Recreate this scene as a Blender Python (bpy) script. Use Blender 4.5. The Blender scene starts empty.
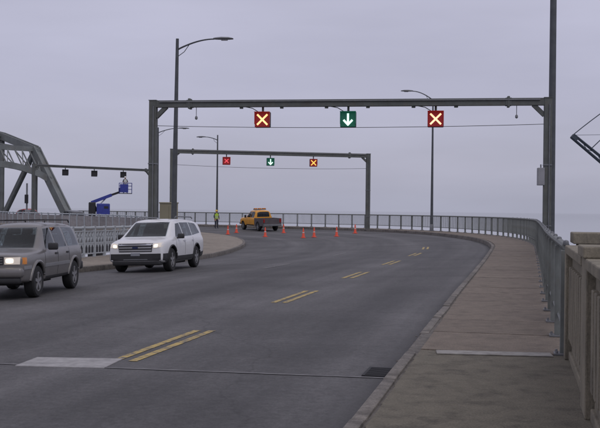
import bpy, bmesh, math, random
import numpy as np
from mathutils import Vector, Matrix
from mathutils.bvhtree import BVHTree

random.seed(7)
R = math.radians
scene = bpy.context.scene
col = scene.collection

# ------------------------------------------------------------------ camera
cam_d = bpy.data.cameras.new('camera')
cam_d.sensor_width = 36.0
cam_d.lens = 57.0
cam_d.clip_start = 0.1
cam_d.clip_end = 30000
cam = bpy.data.objects.new('camera', cam_d)
col.objects.link(cam)
ROLL = R(0.6)
PITCH = R(-0.24)
cam.matrix_world = Matrix.Translation((0, 0, 1.6)) @ Matrix.Rotation(R(90) + PITCH, 4, 'X') @ Matrix.Rotation(ROLL, 4, 'Z')
scene.camera = cam

# ------------------------------------------------------------------ overcast sky
SUN_EL, SUN_AZ = 48.0, 150.0      # high, veiled sun behind and right of the camera
world = bpy.data.worlds.new('World')
scene.world = world
world.use_nodes = True
wn = world.node_tree
wn.nodes.clear()
def N(tree, kind, **kw):
    n = tree.nodes.new(kind)
    for k, v in kw.items():
        setattr(n, k, v)
    return n
wout = N(wn, 'ShaderNodeOutputWorld')
wbg = N(wn, 'ShaderNodeBackground')
wbg.inputs['Strength'].default_value = 0.1
sky = N(wn, 'ShaderNodeTexSky', sky_type='NISHITA')
sky.sun_disc = False
sky.sun_elevation = R(SUN_EL)
sky.sun_rotation = R(SUN_AZ)
sky.dust_density = 3.0
wtc = N(wn, 'ShaderNodeTexCoord')
wsep = N(wn, 'ShaderNodeSeparateXYZ')
wn.links.new(wtc.outputs['Generated'], wsep.inputs[0])
wr_ = N(wn, 'ShaderNodeValToRGB')
wr_.color_ramp.interpolation = 'EASE'
cr = wr_.color_ramp.elements
cr[0].position = 0.0;  cr[0].color = (0.400, 0.408, 0.510, 1)
cr[1].position = 1.0;  cr[1].color = (0.575, 0.560, 0.630, 1)
e = cr.new(0.05); e.color = (0.450, 0.450, 0.560, 1)
e = cr.new(0.13); e.color = (0.488, 0.486, 0.620, 1)
e = cr.new(0.24); e.color = (0.520, 0.516, 0.652, 1)
wn.links.new(wsep.outputs['Z'], wr_.inputs['Fac'])
wmap = N(wn, 'ShaderNodeMapping')
wmap.inputs['Scale'].default_value = (1.3, 1.3, 7.0)
wn.links.new(wtc.outputs['Generated'], wmap.inputs[0])
wnz = N(wn, 'ShaderNodeTexNoise')
wnz.inputs['Scale'].default_value = 2.2
wnz.inputs['Detail'].default_value = 4.0
wn.links.new(wmap.outputs[0], wnz.inputs['Vector'])
wmr = N(wn, 'ShaderNodeMapRange')
wmr.inputs['From Min'].default_value = 0.25
wmr.inputs['From Max'].default_value = 0.75
wmr.inputs['To Min'].default_value = 9.1
wmr.inputs['To Max'].default_value = 10.9
wn.links.new(wnz.outputs['Fac'], wmr.inputs['Value'])
wmul = N(wn, 'ShaderNodeVectorMath', operation='SCALE')
wn.links.new(wr_.outputs['Color'], wmul.inputs[0])
wn.links.new(wmr.outputs['Result'], wmul.inputs['Scale'])
wmix = N(wn, 'ShaderNodeMixRGB')
wmix.inputs['Fac'].default_value = 0.93
wn.links.new(sky.outputs['Color'], wmix.inputs['Color1'])
wn.links.new(wmul.outputs['Vector'], wmix.inputs['Color2'])
wn.links.new(wmix.outputs['Color'], wbg.inputs['Color'])
wn.links.new(wbg.outputs[0], wout.inputs['Surface'])

sun_d = bpy.data.lights.new('sun', 'SUN')
sun_d.energy = 0.5
sun_d.angle = R(40)
sun_d.color = (1.0, 0.97, 0.94)
sun = bpy.data.objects.new('sun', sun_d)
col.objects.link(sun)
sd = Vector((math.sin(R(SUN_AZ)) * math.cos(R(SUN_EL)), math.cos(R(SUN_AZ)) * math.cos(R(SUN_EL)), math.sin(R(SUN_EL))))
sun.rotation_euler = sd.to_track_quat('Z', 'Y').to_euler()

scene.view_settings.view_transform = 'Standard'
scene.view_settings.look = 'None'
scene.view_settings.gamma = 1.0
scene.view_settings.exposure = 0.0
scene.view_settings.use_curve_mapping = False

# ------------------------------------------------------------------ materials
MATS = {}
def mat(name, color, rough=0.6, metal=0.0, var=0.15, scale=3.0, bump=0.0, bscale=40.0, spec=0.5,
        emit=None, estr=0.0, stretch=(1, 1, 1), coat=0.0, stain=None, stain_amt=0.0, stain_scale=1.0, rnd=0.0, grain=0.0):
    if name in MATS:
        return MATS[name]
    m = bpy.data.materials.new(name)
    m.use_nodes = True
    t = m.node_tree
    b = t.nodes['Principled BSDF']
    b.inputs['Roughness'].default_value = rough
    b.inputs['Metallic'].default_value = metal
    b.inputs['Specular IOR Level'].default_value = spec
    b.inputs['Coat Weight'].default_value = coat
    if emit:
        b.inputs['Emission Color'].default_value = (*emit, 1)
        b.inputs['Emission Strength'].default_value = estr
    tc = N(t, 'ShaderNodeTexCoord')
    mp = N(t, 'ShaderNodeMapping')
    mp.inputs['Scale'].default_value = stretch
    t.links.new(tc.outputs['Object'], mp.inputs[0])
    nz = N(t, 'ShaderNodeTexNoise')
    nz.inputs['Scale'].default_value = scale
    nz.inputs['Detail'].default_value = 6
    nz.inputs['Roughness'].default_value = 0.62
    t.links.new(mp.outputs[0], nz.inputs['Vector'])
    rp = N(t, 'ShaderNodeValToRGB')
    lo = tuple(max(0, c * (1 - var)) for c in color)
    hi = tuple(min(1, c * (1 + var)) for c in color)
    rp.color_ramp.elements[0].position = 0.3
    rp.color_ramp.elements[0].color = (*lo, 1)
    rp.color_ramp.elements[1].position = 0.7
    rp.color_ramp.elements[1].color = (*hi, 1)
    t.links.new(nz.outputs['Fac'], rp.inputs['Fac'])
    out = rp.outputs['Color']
    if stain:
        n2 = N(t, 'ShaderNodeTexNoise')
        n2.inputs['Scale'].default_value = stain_scale
        n2.inputs['Detail'].default_value = 8
        n2.inputs['Roughness'].default_value = 0.7
        t.links.new(mp.outputs[0], n2.inputs['Vector'])
        r2 = N(t, 'ShaderNodeMapRange')
        r2.inputs['From Min'].default_value = 0.5
        r2.inputs['From Max'].default_value = 0.72
        r2.inputs['To Max'].default_value = stain_amt
        t.links.new(n2.outputs['Fac'], r2.inputs['Value'])
        mx = N(t, 'ShaderNodeMixRGB')
        t.links.new(r2.outputs['Result'], mx.inputs['Fac'])
        t.links.new(out, mx.inputs['Color1'])
        mx.inputs['Color2'].default_value = (*stain, 1)
        out = mx.outputs['Color']
    if grain > 0:
        ng = N(t, 'ShaderNodeTexNoise')
        ng.inputs['Scale'].default_value = 55
        ng.inputs['Detail'].default_value = 6
        ng.inputs['Roughness'].default_value = 0.8
        t.links.new(tc.outputs['Object'], ng.inputs['Vector'])
        mg = N(t, 'ShaderNodeMapRange')
        mg.inputs['From Min'].default_value = 0.3
        mg.inputs['From Max'].default_value = 0.7
        mg.inputs['To Min'].default_value = 1 - grain
        mg.inputs['To Max'].default_value = 1 + grain
        t.links.new(ng.outputs['Fac'], mg.inputs['Value'])
        sg = N(t, 'ShaderNodeVectorMath', operation='SCALE')
        t.links.new(out, sg.inputs[0])
        t.links.new(mg.outputs['Result'], sg.inputs['Scale'])
        out = sg.outputs['Vector']
    if rnd > 0:
        oi = N(t, 'ShaderNodeObjectInfo')
        mr = N(t, 'ShaderNodeMapRange')
        mr.inputs['To Min'].default_value = 1 - rnd
        mr.inputs['To Max'].default_value = 1 + rnd
        t.links.new(oi.outputs['Random'], mr.inputs['Value'])
        sc = N(t, 'ShaderNodeVectorMath', operation='SCALE')
        t.links.new(out, sc.inputs[0])
        t.links.new(mr.outputs['Result'], sc.inputs['Scale'])
        out = sc.outputs['Vector']
    t.links.new(out, b.inputs['Base Color'])
    if bump > 0:
        n3 = N(t, 'ShaderNodeTexNoise')
        n3.inputs['Scale'].default_value = bscale
        n3.inputs['Detail'].default_value = 5
        t.links.new(mp.outputs[0], n3.inputs['Vector'])
        bp = N(t, 'ShaderNodeBump')
        bp.inputs['Strength'].default_value = bump
        bp.inputs['Distance'].default_value = 0.02
        t.links.new(n3.outputs['Fac'], bp.inputs['Height'])
        t.links.new(bp.outputs[0], b.inputs['Normal'])
    MATS[name] = m
    return m

def asphalt_mat():
    m = bpy.data.materials.new('asphalt')
    m.use_nodes = True
    t = m.node_tree
    b = t.nodes['Principled BSDF']
    uv = N(t, 'ShaderNodeUVMap')
    uv.uv_map = 'UVMap'
    tc = N(t, 'ShaderNodeTexCoord')
    # fine aggregate
    n1 = N(t, 'ShaderNodeTexNoise')
    n1.inputs['Scale'].default_value = 38; n1.inputs['Detail'].default_value = 8; n1.inputs['Roughness'].default_value = 0.85
    t.links.new(tc.outputs['Object'], n1.inputs['Vector'])
    r1 = N(t, 'ShaderNodeValToRGB')
    r1.color_ramp.elements[0].position = 0.25; r1.color_ramp.elements[0].color = (0.055, 0.053, 0.055, 1)
    r1.color_ramp.elements[1].position = 0.75; r1.color_ramp.elements[1].color = (0.150, 0.146, 0.148, 1)
    t.links.new(n1.outputs['Fac'], r1.inputs['Fac'])
    # broad patches
    n2 = N(t, 'ShaderNodeTexNoise')
    n2.inputs['Scale'].default_value = 0.35; n2.inputs['Detail'].default_value = 7; n2.inputs['Roughness'].default_value = 0.6
    t.links.new(tc.outputs['Object'], n2.inputs['Vector'])
    m2 = N(t, 'ShaderNodeMapRange')
    m2.inputs['From Min'].default_value = 0.3; m2.inputs['From Max'].default_value = 0.7
    m2.inputs['To Min'].default_value = 0.78; m2.inputs['To Max'].default_value = 1.26
    t.links.new(n2.outputs['Fac'], m2.inputs['Value'])
    # streaks along the travel direction
    mp = N(t, 'ShaderNodeMapping')
    mp.inputs['Scale'].default_value = (0.035, 1.1, 1)
    t.links.new(uv.outputs['UV'], mp.inputs[0])
    n3 = N(t, 'ShaderNodeTexNoise')
    n3.inputs['Scale'].default_value = 1.0; n3.inputs['Detail'].default_value = 5; n3.inputs['Roughness'].default_value = 0.55
    t.links.new(mp.outputs[0], n3.inputs['Vector'])
    m3 = N(t, 'ShaderNodeMapRange')
    m3.inputs['From Min'].default_value = 0.32; m3.inputs['From Max'].default_value = 0.68
    m3.inputs['To Min'].default_value = 0.70; m3.inputs['To Max'].default_value = 1.24
    t.links.new(n3.outputs['Fac'], m3.inputs['Value'])
    # oil line down the middle of each lane
    sp = N(t, 'ShaderNodeSeparateXYZ')
    t.links.new(uv.outputs['UV'], sp.inputs[0])
    ml = N(t, 'ShaderNodeMath', operation='MULTIPLY_ADD')
    ml.inputs[1].default_value = 2 * math.pi / 3.9
    ml.inputs[2].default_value = 0.1
    t.links.new(sp.outputs['Y'], ml.inputs[0])
    cs = N(t, 'ShaderNodeMath', operation='COSINE')
    t.links.new(ml.outputs[0], cs.inputs[0])
    ma = N(t, 'ShaderNodeMapRange')
    ma.inputs['From Min'].default_value = -1; ma.inputs['From Max'].default_value = 1
    ma.inputs['To Min'].default_value = 0.86; ma.inputs['To Max'].default_value = 1.10
    t.links.new(cs.outputs[0], ma.inputs['Value'])
    n5 = N(t, 'ShaderNodeTexNoise')
    n5.inputs['Scale'].default_value = 11; n5.inputs['Detail'].default_value = 6; n5.inputs['Roughness'].default_value = 0.8
    t.links.new(tc.outputs['Object'], n5.inputs['Vector'])
    m5 = N(t, 'ShaderNodeMapRange')
    m5.inputs['From Min'].default_value = 0.3; m5.inputs['From Max'].default_value = 0.7
    m5.inputs['To Min'].default_value = 0.72; m5.inputs['To Max'].default_value = 1.30
    t.links.new(n5.outputs['Fac'], m5.inputs['Value'])
    dn = N(t, 'ShaderNodeMath', operation='MULTIPLY_ADD')
    dn.inputs[1].default_value = 0.55; dn.inputs[2].default_value = -0.18
    t.links.new(n5.outputs['Fac'], dn.inputs[0])
    da_ = N(t, 'ShaderNodeMath', operation='SUBTRACT')
    t.links.new(sp.outputs['Y'], da_.inputs[0]); t.links.new(dn.outputs[0], da_.inputs[1])
    m6 = N(t, 'ShaderNodeMapRange')
    m6.inputs['From Min'].default_value = 0.0; m6.inputs['From Max'].default_value = 0.22
    m6.inputs['To Min'].default_value = 0.62; m6.inputs['To Max'].default_value = 1.0
    t.links.new(da_.outputs[0], m6.inputs['Value'])
    # cracks
    vo = N(t, 'ShaderNodeTexVoronoi', feature='DISTANCE_TO_EDGE')
    vo.inputs['Scale'].default_value = 0.22
    wv = N(t, 'ShaderNodeTexNoise'); wv.inputs['Scale'].default_value = 0.7; wv.inputs['Detail'].default_value = 4
    t.links.new(tc.outputs['Object'], wv.inputs['Vector'])
    va = N(t, 'ShaderNodeVectorMath', operation='MULTIPLY_ADD')
    va.inputs[1].default_value = (0.9, 0.9, 0.9)
    t.links.new(wv.outputs['Color'], va.inputs[0]); t.links.new(tc.outputs['Object'], va.inputs[2])
    t.links.new(va.outputs[0], vo.inputs['Vector'])
    mc = N(t, 'ShaderNodeMapRange')
    mc.inputs['From Min'].default_value = 0.0; mc.inputs['From Max'].default_value = 0.006
    mc.inputs['To Min'].default_value = 0.80; mc.inputs['To Max'].default_value = 1.0
    t.links.new(vo.outputs['Distance'], mc.inputs['Value'])
    cur = r1.outputs['Color']
    for s in (m2, m3, m5, m6, ma, mc):
        v = N(t, 'ShaderNodeVectorMath', operation='SCALE')
        t.links.new(cur, v.inputs[0]); t.links.new(s.outputs['Result'], v.inputs['Scale'])
        cur = v.outputs['Vector']
    t.links.new(cur, b.inputs['Base Color'])
    mr = N(t, 'ShaderNodeMapRange')
    mr.inputs['To Min'].default_value = 0.62; mr.inputs['To Max'].default_value = 0.9
    t.links.new(n3.outputs['Fac'], mr.inputs['Value'])
    t.links.new(mr.outputs['Result'], b.inputs['Roughness'])
    b.inputs['Specular IOR Level'].default_value = 0.35
    bp = N(t, 'ShaderNodeBump'); bp.inputs['Strength'].default_value = 0.35; bp.inputs['Distance'].default_value = 0.01
    t.links.new(n1.outputs['Fac'], bp.inputs['Height']); t.links.new(bp.outputs[0], b.inputs['Normal'])
    MATS['asphalt'] = m
    return m

def paint_mat(name, color, wear):
    """road paint, worn through to whatever lies below"""
    m = bpy.data.materials.new(name); m.use_nodes = True
    t = m.node_tree; b = t.nodes['Principled BSDF']
    b.inputs['Roughness'].default_value = 0.7
    tc = N(t, 'ShaderNodeTexCoord')
    n1 = N(t, 'ShaderNodeTexNoise'); n1.inputs['Scale'].default_value = 9; n1.inputs['Detail'].default_value = 8; n1.inputs['Roughness'].default_value = 0.7
    t.links.new(tc.outputs['Object'], n1.inputs['Vector'])
    mr = N(t, 'ShaderNodeMapRange')
    mr.inputs['From Min'].default_value = wear - 0.09; mr.inputs['From Max'].default_value = wear + 0.09
    t.links.new(n1.outputs['Fac'], mr.inputs['Value'])
    mx = N(t, 'ShaderNodeMixRGB')
    mx.inputs['Color1'].default_value = (0.11, 0.108, 0.118, 1)
    mx.inputs['Color2'].default_value = (*color, 1)
    t.links.new(mr.outputs['Result'], mx.inputs['Fac'])
    n2 = N(t, 'ShaderNodeTexNoise'); n2.inputs['Scale'].default_value = 60
    t.links.new(tc.outputs['Object'], n2.inputs['Vector'])
    m2 = N(t, 'ShaderNodeMapRange'); m2.inputs['To Min'].default_value = 0.75; m2.inputs['To Max'].default_value = 1.2
    t.links.new(n2.outputs['Fac'], m2.inputs['Value'])
    v = N(t, 'ShaderNodeVectorMath', operation='SCALE')
    t.links.new(mx.outputs['Color'], v.inputs[0]); t.links.new(m2.outputs['Result'], v.inputs['Scale'])
    t.links.new(v.outputs['Vector'], b.inputs['Base Color'])
    MATS[name] = m
    return m

def water_mat():
    m = bpy.data.materials.new('river'); m.use_nodes = True
    t = m.node_tree; b = t.nodes['Principled BSDF']
    b.inputs['Base Color'].default_value = (0.20, 0.22, 0.26, 1)
    b.inputs['Roughness'].default_value = 0.06
    b.inputs['IOR'].default_value = 1.33
    tc = N(t, 'ShaderNodeTexCoord')
    n1 = N(t, 'ShaderNodeTexNoise'); n1.inputs['Scale'].default_value = 0.5; n1.inputs['Detail'].default_value = 5
    t.links.new(tc.outputs['Object'], n1.inputs['Vector'])
    bp = N(t, 'ShaderNodeBump'); bp.inputs['Strength'].default_value = 0.06; bp.inputs['Distance'].default_value = 0.2
    t.links.new(n1.outputs['Fac'], bp.inputs['Height']); t.links.new(bp.outputs[0], b.inputs['Normal'])
    MATS['river'] = m
    return m

ASPH = asphalt_mat()
YEL = paint_mat('yellow_paint', (0.52, 0.38, 0.12), 0.455)
WORN = paint_mat('worn_paint', (0.24, 0.23, 0.21), 0.53)
PATCH = mat('patch_concrete', (0.36, 0.35, 0.35), 0.85, var=0.22, scale=7, bump=0.3, bscale=60, stain=(0.2, 0.2, 0.2), stain_amt=0.5, stain_scale=3)
WATER = water_mat()
WALK = mat('walk_concrete', (0.192, 0.158, 0.128), 0.9, var=0.16, scale=5, bump=0.4, bscale=70, stain=(0.085, 0.068, 0.056), stain_amt=0.75, stain_scale=2.6, rnd=0.07, grain=0.42)
WALK2 = mat('abutment_walk', (0.160, 0.143, 0.110), 0.9, var=0.16, scale=6, bump=0.4, bscale=60, stain=(0.055, 0.049, 0.04), stain_amt=0.9, stain_scale=2.8, grain=0.45)
KERB = mat('kerb_concrete', (0.185, 0.168, 0.152), 0.9, var=0.3, scale=7, bump=0.7, bscale=40, stain=(0.08, 0.072, 0.066), stain_amt=0.8, stain_scale=4, rnd=0.16, grain=0.3)
ISLAND = mat('island_concrete', (0.275, 0.238, 0.198), 0.9, var=0.2, scale=3, bump=0.3, bscale=50, stain=(0.15, 0.12, 0.10), stain_amt=0.6, stain_scale=1.2, rnd=0.07, grain=0.25)
CONC = mat('parapet_concrete', (0.235, 0.208, 0.158), 0.9, var=0.22, scale=5, bump=0.5, bscale=45, stain=(0.09, 0.08, 0.066), stain_amt=0.8, stain_scale=2.6, stretch=(1, 1, 0.35), grain=0.3)
LAMPP = mat('lamp_pole_paint', (0.085, 0.092, 0.10), 0.55, var=0.2, scale=3, metal=0.2)
DECK = mat('deck_concrete', (0.2, 0.19, 0.18), 0.9, var=0.3, scale=1, stain=(0.1, 0.09, 0.08), stain_amt=0.6)
GREEN = mat('green_steel', (0.116, 0.124, 0.116), 0.62, var=0.22, scale=2.0, bump=0.1, bscale=25, stain=(0.13, 0.10, 0.07), stain_amt=0.45, stain_scale=3.0, spec=0.4)
RAIL = mat('rail_steel', (0.185, 0.198, 0.188), 0.6, metal=0.15, var=0.2, scale=4, stain=(0.15, 0.11, 0.08), stain_amt=0.4, stain_scale=5, rnd=0.10)
GALV = mat('galvanised', (0.20, 0.205, 0.215), 0.5, metal=0.5, var=0.15, scale=5)
WHITE = mat('white_rail', (0.43, 0.46, 0.48), 0.6, var=0.15, scale=6, stain=(0.26, 0.2, 0.16), stain_amt=0.4, stain_scale=6)
DARKP = mat('dark_panel', (0.025, 0.025, 0.03), 0.5, var=0.3)
TRUSS = mat('truss_steel', (0.185, 0.20, 0.198), 0.6, var=0.2, scale=0.7, stain=(0.14, 0.105, 0.075), stain_amt=0.45, stain_scale=0.8)
BLACK = mat('black_rubber', (0.016, 0.016, 0.017), 0.75, var=0.2, bump=0.2, bscale=60)
CLAD = mat('black_plastic', (0.028, 0.028, 0.03), 0.55, var=0.15)
GLASS = mat('car_glass', (0.012, 0.015, 0.019), 0.05, var=0.25, scale=2.0, spec=0.5)
CHROME = mat('chrome', (0.55, 0.55, 0.56), 0.22, metal=0.9, var=0.08)
ALLOY = mat('alloy', (0.42, 0.42, 0.43), 0.35, metal=0.7, var=0.1)
WPAINT = mat('white_paint', (0.76, 0.76, 0.77), 0.3, var=0.03, coat=0.5, stain=(0.55, 0.54, 0.52), stain_amt=0.25, stain_scale=2)
GPAINT = mat('pewter_paint', (0.20, 0.19, 0.185), 0.36, metal=0.35, var=0.07, coat=0.4, stain=(0.16, 0.145, 0.13), stain_amt=0.5, stain_scale=1.6)
YPAINT = mat('yellow_truck_paint', (0.80, 0.36, 0.03), 0.4, var=0.08, coat=0.3)
BEDP = mat('truck_bed_paint', (0.10, 0.085, 0.09), 0.5, var=0.2)
RPAINT = mat('red_car_paint', (0.36, 0.05, 0.045), 0.4, var=0.08, coat=0.3)
DPAINT = mat('dark_car_paint', (0.05, 0.052, 0.06), 0.4, var=0.08, coat=0.3)
NAVYP = mat('navy_paint', (0.03, 0.035, 0.09), 0.5)
BPAINT = mat('blue_lift_paint', (0.035, 0.05, 0.30), 0.45, var=0.2, scale=5)
LAMPON = mat('lit_headlamp', (0.9, 0.85, 0.7), 0.2, emit=(1.0, 0.88, 0.66), estr=1.6)
LAMPDIM = mat('headlamp_glass', (0.6, 0.58, 0.55), 0.15, emit=(1.0, 0.80, 0.60), estr=0.22)
AMBER = mat('amber_lens', (0.7, 0.25, 0.03), 0.25, var=0.1)
REDLENS = mat('red_lens', (0.35, 0.01, 0.01), 0.25, var=0.1)
PLATE = mat('plate', (0.24, 0.25, 0.28), 0.5, var=0.15)
BLUEOVAL = mat('blue_badge', (0.02, 0.03, 0.09), 0.3)
ORANGE = mat('cone_orange', (0.80, 0.095, 0.045), 0.55, var=0.12)
CONEW = mat('cone_white', (0.7, 0.6, 0.55), 0.5)
REDBOX = mat('signal_red_face', (0.20, 0.012, 0.016), 0.5, var=0.2, scale=20, emit=(0.6, 0.02, 0.01), estr=0.16)  # weak emission paints in the red light the lit bars throw on the face
GRNBOX = mat('signal_green_face', (0.012, 0.10, 0.06), 0.5, var=0.2, scale=20, emit=(0.0, 0.35, 0.2), estr=0.10)  # faint green emission stands in for the arrow's light on the face
DRKBOX = mat('signal_dark', (0.022, 0.022, 0.026), 0.6, var=0.2)
XLIT = mat('signal_x_lit', (0.9, 0.7, 0.5), 0.4, emit=(1.0, 0.52, 0.16), estr=1.5, var=0.02)
XRED = mat('signal_x_red', (0.9, 0.1, 0.1), 0.4, emit=(1.0, 0.10, 0.14), estr=0.55, var=0.02)
XORG = mat('signal_x_orange', (0.9, 0.5, 0.1), 0.4, emit=(1.0, 0.52, 0.10), estr=1.2, var=0.02)
XPALE = mat('signal_x_pale', (0.9, 0.7, 0.6), 0.4, emit=(1.0, 0.56, 0.26), estr=1.35, var=0.02)
ALIT = mat('signal_arrow_lit', (0.8, 1.0, 0.9), 0.4, emit=(0.62, 1.0, 0.82), estr=1.15, var=0.02)
CABL = mat('cable', (0.07, 0.07, 0.08), 0.6)
CABIN = mat('cabinet_paint', (0.25, 0.23, 0.16), 0.6, var=0.15, scale=2, stain=(0.15, 0.12, 0.07), stain_amt=0.5)
GREYBOX = mat('grey_box', (0.30, 0.30, 0.32), 0.55, var=0.1)
SKIN = mat('skin', (0.42, 0.25, 0.18), 0.6, var=0.06)
NAVY = mat('navy_cloth', (0.025, 0.03, 0.05), 0.9, var=0.25, scale=8)
VEST = mat('hivis_vest', (0.42, 0.62, 0.06), 0.8, var=0.12, scale=9)
SILVER = mat('reflective_tape', (0.6, 0.6, 0.58), 0.4)
HATW = mat('white_helmet', (0.75, 0.75, 0.72), 0.4)
HATY = mat('yellow_helmet', (0.75, 0.5, 0.05), 0.4)
IRON = mat('cast_iron', (0.018, 0.018, 0.02), 0.7, var=0.3)
CRANE = mat('crane_paint', (0.05, 0.065, 0.085), 0.6, var=0.2)
HULL = mat('barge_hull', (0.06, 0.05, 0.05), 0.7, var=0.3, scale=1)

# ------------------------------------------------------------------ mesh helpers
class MB:
    def __init__(s):
        s.bm = bmesh.new()
        s.mi = 0
    def _q(s, vs):
        try:
            f = s.bm.faces.new(vs); f.material_index = s.mi; return f
        except ValueError:
            return None
    def box(s, c, size, rot=None, bevel=0.0):
        M = Matrix.Translation(Vector(c))
        if rot is not None:
            M = M @ rot.to_4x4()
        hx, hy, hz = (d / 2 for d in size)
        vs = [s.bm.verts.new(M @ Vector((x * hx, y * hy, z * hz))) for x in (-1, 1) for y in (-1, 1) for z in (-1, 1)]
        idx = [(0, 1, 3, 2), (4, 6, 7, 5), (0, 4, 5, 1), (2, 3, 7, 6), (0, 2, 6, 4), (1, 5, 7, 3)]
        fs = [s._q([vs[i] for i in q]) for q in idx]
        if bevel > 0:
            es = list({e for f in fs for e in f.edges})
            bmesh.ops.bevel(s.bm, geom=es, offset=bevel, segments=2, affect='EDGES', profile=0.5)
        return s
    def beam(s, a, b, w, h, up=(0, 0, 1)):
        a, b = Vector(a), Vector(b)
        d = (b - a); L = d.length; d.normalize()
        u = Vector(up)
        if abs(d.dot(u)) > 0.98:
            u = Vector((0, 1, 0))
        side = d.cross(u).normalized(); u2 = side.cross(d)
        rot = Matrix((side, d, u2)).transposed()
        return s.box((a + b) / 2, (w, L, h), rot)
    def ring(s, c, d, r, n, ref=None):
        d = Vector(d).normalized()
        u = Vector(ref) if ref else (Vector((0, 0, 1)) if abs(d.z) < 0.9 else Vector((1, 0, 0)))
        x = d.cross(u).normalized(); y = d.cross(x)
        return [s.bm.verts.new(Vector(c) + r * (math.cos(2 * math.pi * i / n) * x + math.sin(2 * math.pi * i / n) * y)) for i in range(n)]
    def tube(s, pts, rs, n=8, cap=True, ref=None):
        pts = [Vector(p) for p in pts]
        if not hasattr(rs, '__len__'):
            rs = [rs] * len(pts)
        prev = None
        for i, p in enumerate(pts):
            d = pts[min(i + 1, len(pts) - 1)] - pts[max(i - 1, 0)]
            rg = s.ring(p, d, rs[i], n, ref)
            if prev:
                for k in range(n):
                    s._q([prev[k], prev[(k + 1) % n], rg[(k + 1) % n], rg[k]])
            elif cap:
                s._q(list(reversed(rg)))
            prev = rg
        if cap:
            s._q(prev)
        return s
    def lathe(s, prof, n=16, c=(0, 0, 0), axis='z', caps=True):
        c = Vector(c)
        rings = []
        for r, z in prof:
            vs = []
            for i in range(n):
                a = 2 * math.pi * i / n
                p = (r * math.cos(a), r * math.sin(a), z)
                if axis == 'y':
                    p = (p[0], p[2], p[1])
                elif axis == 'x':
                    p = (p[2], p[0], p[1])
                vs.append(s.bm.verts.new(c + Vector(p)))
            rings.append(vs)
        for a, b in zip(rings, rings[1:]):
            for k in range(n):
                s._q([a[k], a[(k + 1) % n], b[(k + 1) % n], b[k]])
        if caps:
            s._q(list(reversed(rings[0]))); s._q(rings[-1])
        return s
    def prism(s, poly, y0, y1, plane='xz'):
        def P(a, b, y):
            return (a, y, b) if plane == 'xz' else ((a, b, y) if plane == 'xy' else (y, a, b))
        A = [s.bm.verts.new(P(a, b, y0)) for a, b in poly]
        B = [s.bm.verts.new(P(a, b, y1)) for a, b in poly]
        n = len(poly)
        s._q(list(reversed(A))); s._q(B)
        for i in range(n):
            s._q([A[i], A[(i + 1) % n], B[(i + 1) % n], B[i]])
        return s
    def solid(s, top, depth):
        """convex top outline (3d points, ccw) extruded straight down"""
        A = [s.bm.verts.new(p) for p in top]
        B = [s.bm.verts.new(Vector(p) - Vector((0, 0, depth))) for p in top]
        n = len(top)
        s._q(A); s._q(list(reversed(B)))
        for i in range(n):
            s._q([A[i], B[i], B[(i + 1) % n], A[(i + 1) % n]])
        return s
    def mesh(s, name, mats, smooth=False, angle=35):
        bmesh.ops.recalc_face_normals(s.bm, faces=s.bm.faces)
        me = bpy.data.meshes.new(name)
        s.bm.to_mesh(me); s.bm.free()
        for m in (mats if isinstance(mats, (list, tuple)) else [mats]):
            me.materials.append(m)
        if smooth:
            me.polygons.foreach_set('use_smooth', [True] * len(me.polygons))
            me.set_sharp_from_angle(angle=R(angle))
        return me
    def build(s, name, mats, parent=None, smooth=False, angle=35, loc=None):
        return obj(name, s.mesh(name, mats, smooth, angle), parent, loc)

def obj(name, me, parent=None, loc=None):
    o = bpy.data.objects.new(name, me)
    col.objects.link(o)
    if parent is not None:
        o.parent = parent
    if loc is not None:
        o.location = loc
    return o

def tag(o, label=None, cat=None, group=None, kind=None):
    if label: o['label'] = label
    if cat: o['category'] = cat
    if group: o['group'] = group
    if kind: o['kind'] = kind
    return o

def empty(name, loc=(0, 0, 0), rz=0.0):
    o = bpy.data.objects.new(name, None)
    col.objects.link(o)
    o.location = loc
    o.rotation_euler = (0, 0, rz)
    o.empty_display_size = 0.2
    return o

def kids(o):
    return [c for c in bpy.data.objects if c.parent == o]

def copy_tree(o, parent=None):
    c = o.copy(); col.objects.link(c); c.parent = parent
    for ch in kids(o):
        copy_tree(ch, c)
    return c

# ------------------------------------------------------------------ plan of the bridge approach
HD = Vector((-0.743, 0.669))         # heading of the truss span
RAILP = [(-3.0, -15), (0.57, 0), (3.0, 10.7), (4.8, 18.4), (6.65, 26), (9.3, 37), (11.6, 47), (13.0, 56), (13.3, 65),
         (12.0, 75), (8.6, 83.5), (2.5, 90.5), (-7.9, 97.5), (-18, 106.2), (-27.8, 115)]
KO = [(-4.75, -14.6), (-1.2, 0.4), (1.28, 11.1), (3.05, 18.8), (4.85, 26.4), (7.4, 37.4), (9.45, 47), (10.6, 56), (10.7, 65),
      (9.6, 74), (6.8, 81.5), (1.3, 88.4), (-9.0, 95.6), (-19.2, 104.4), (-28.9, 113.5)]
KI = [(-17.5, -11.5), (-13.8, 3.4), (-11.3, 14), (-9.7, 21.8), (-8.4, 28.6), (-6.2, 36.8), (-4.25, 44.5), (-3.5, 53), (-3.5, 61),
      (-4.3, 69.5), (-5.8, 76), (-8.8, 82.0), (-15.5, 88.0), (-26.2, 96.0), (-35.4, 106.3)]
RAILI = [(-20.5, -10.8), (-16.6, 4.2), (-14.0, 14.8), (-12.3, 22.6), (-11.1, 29.8), (-9.3, 38), (-7.7, 46), (-7.0, 54), (-7.4, 62),
         (-9.2, 70), (-11.5, 77), (-13.2, 80.8), (-17.6, 86.2), (-27.8, 94.4), (-36.5, 105.2)]
DROP = [.25, .25, .28, .30, .35, .45, .50, .50, .50, .50, .45, .35, .25, .15, .08]
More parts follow.
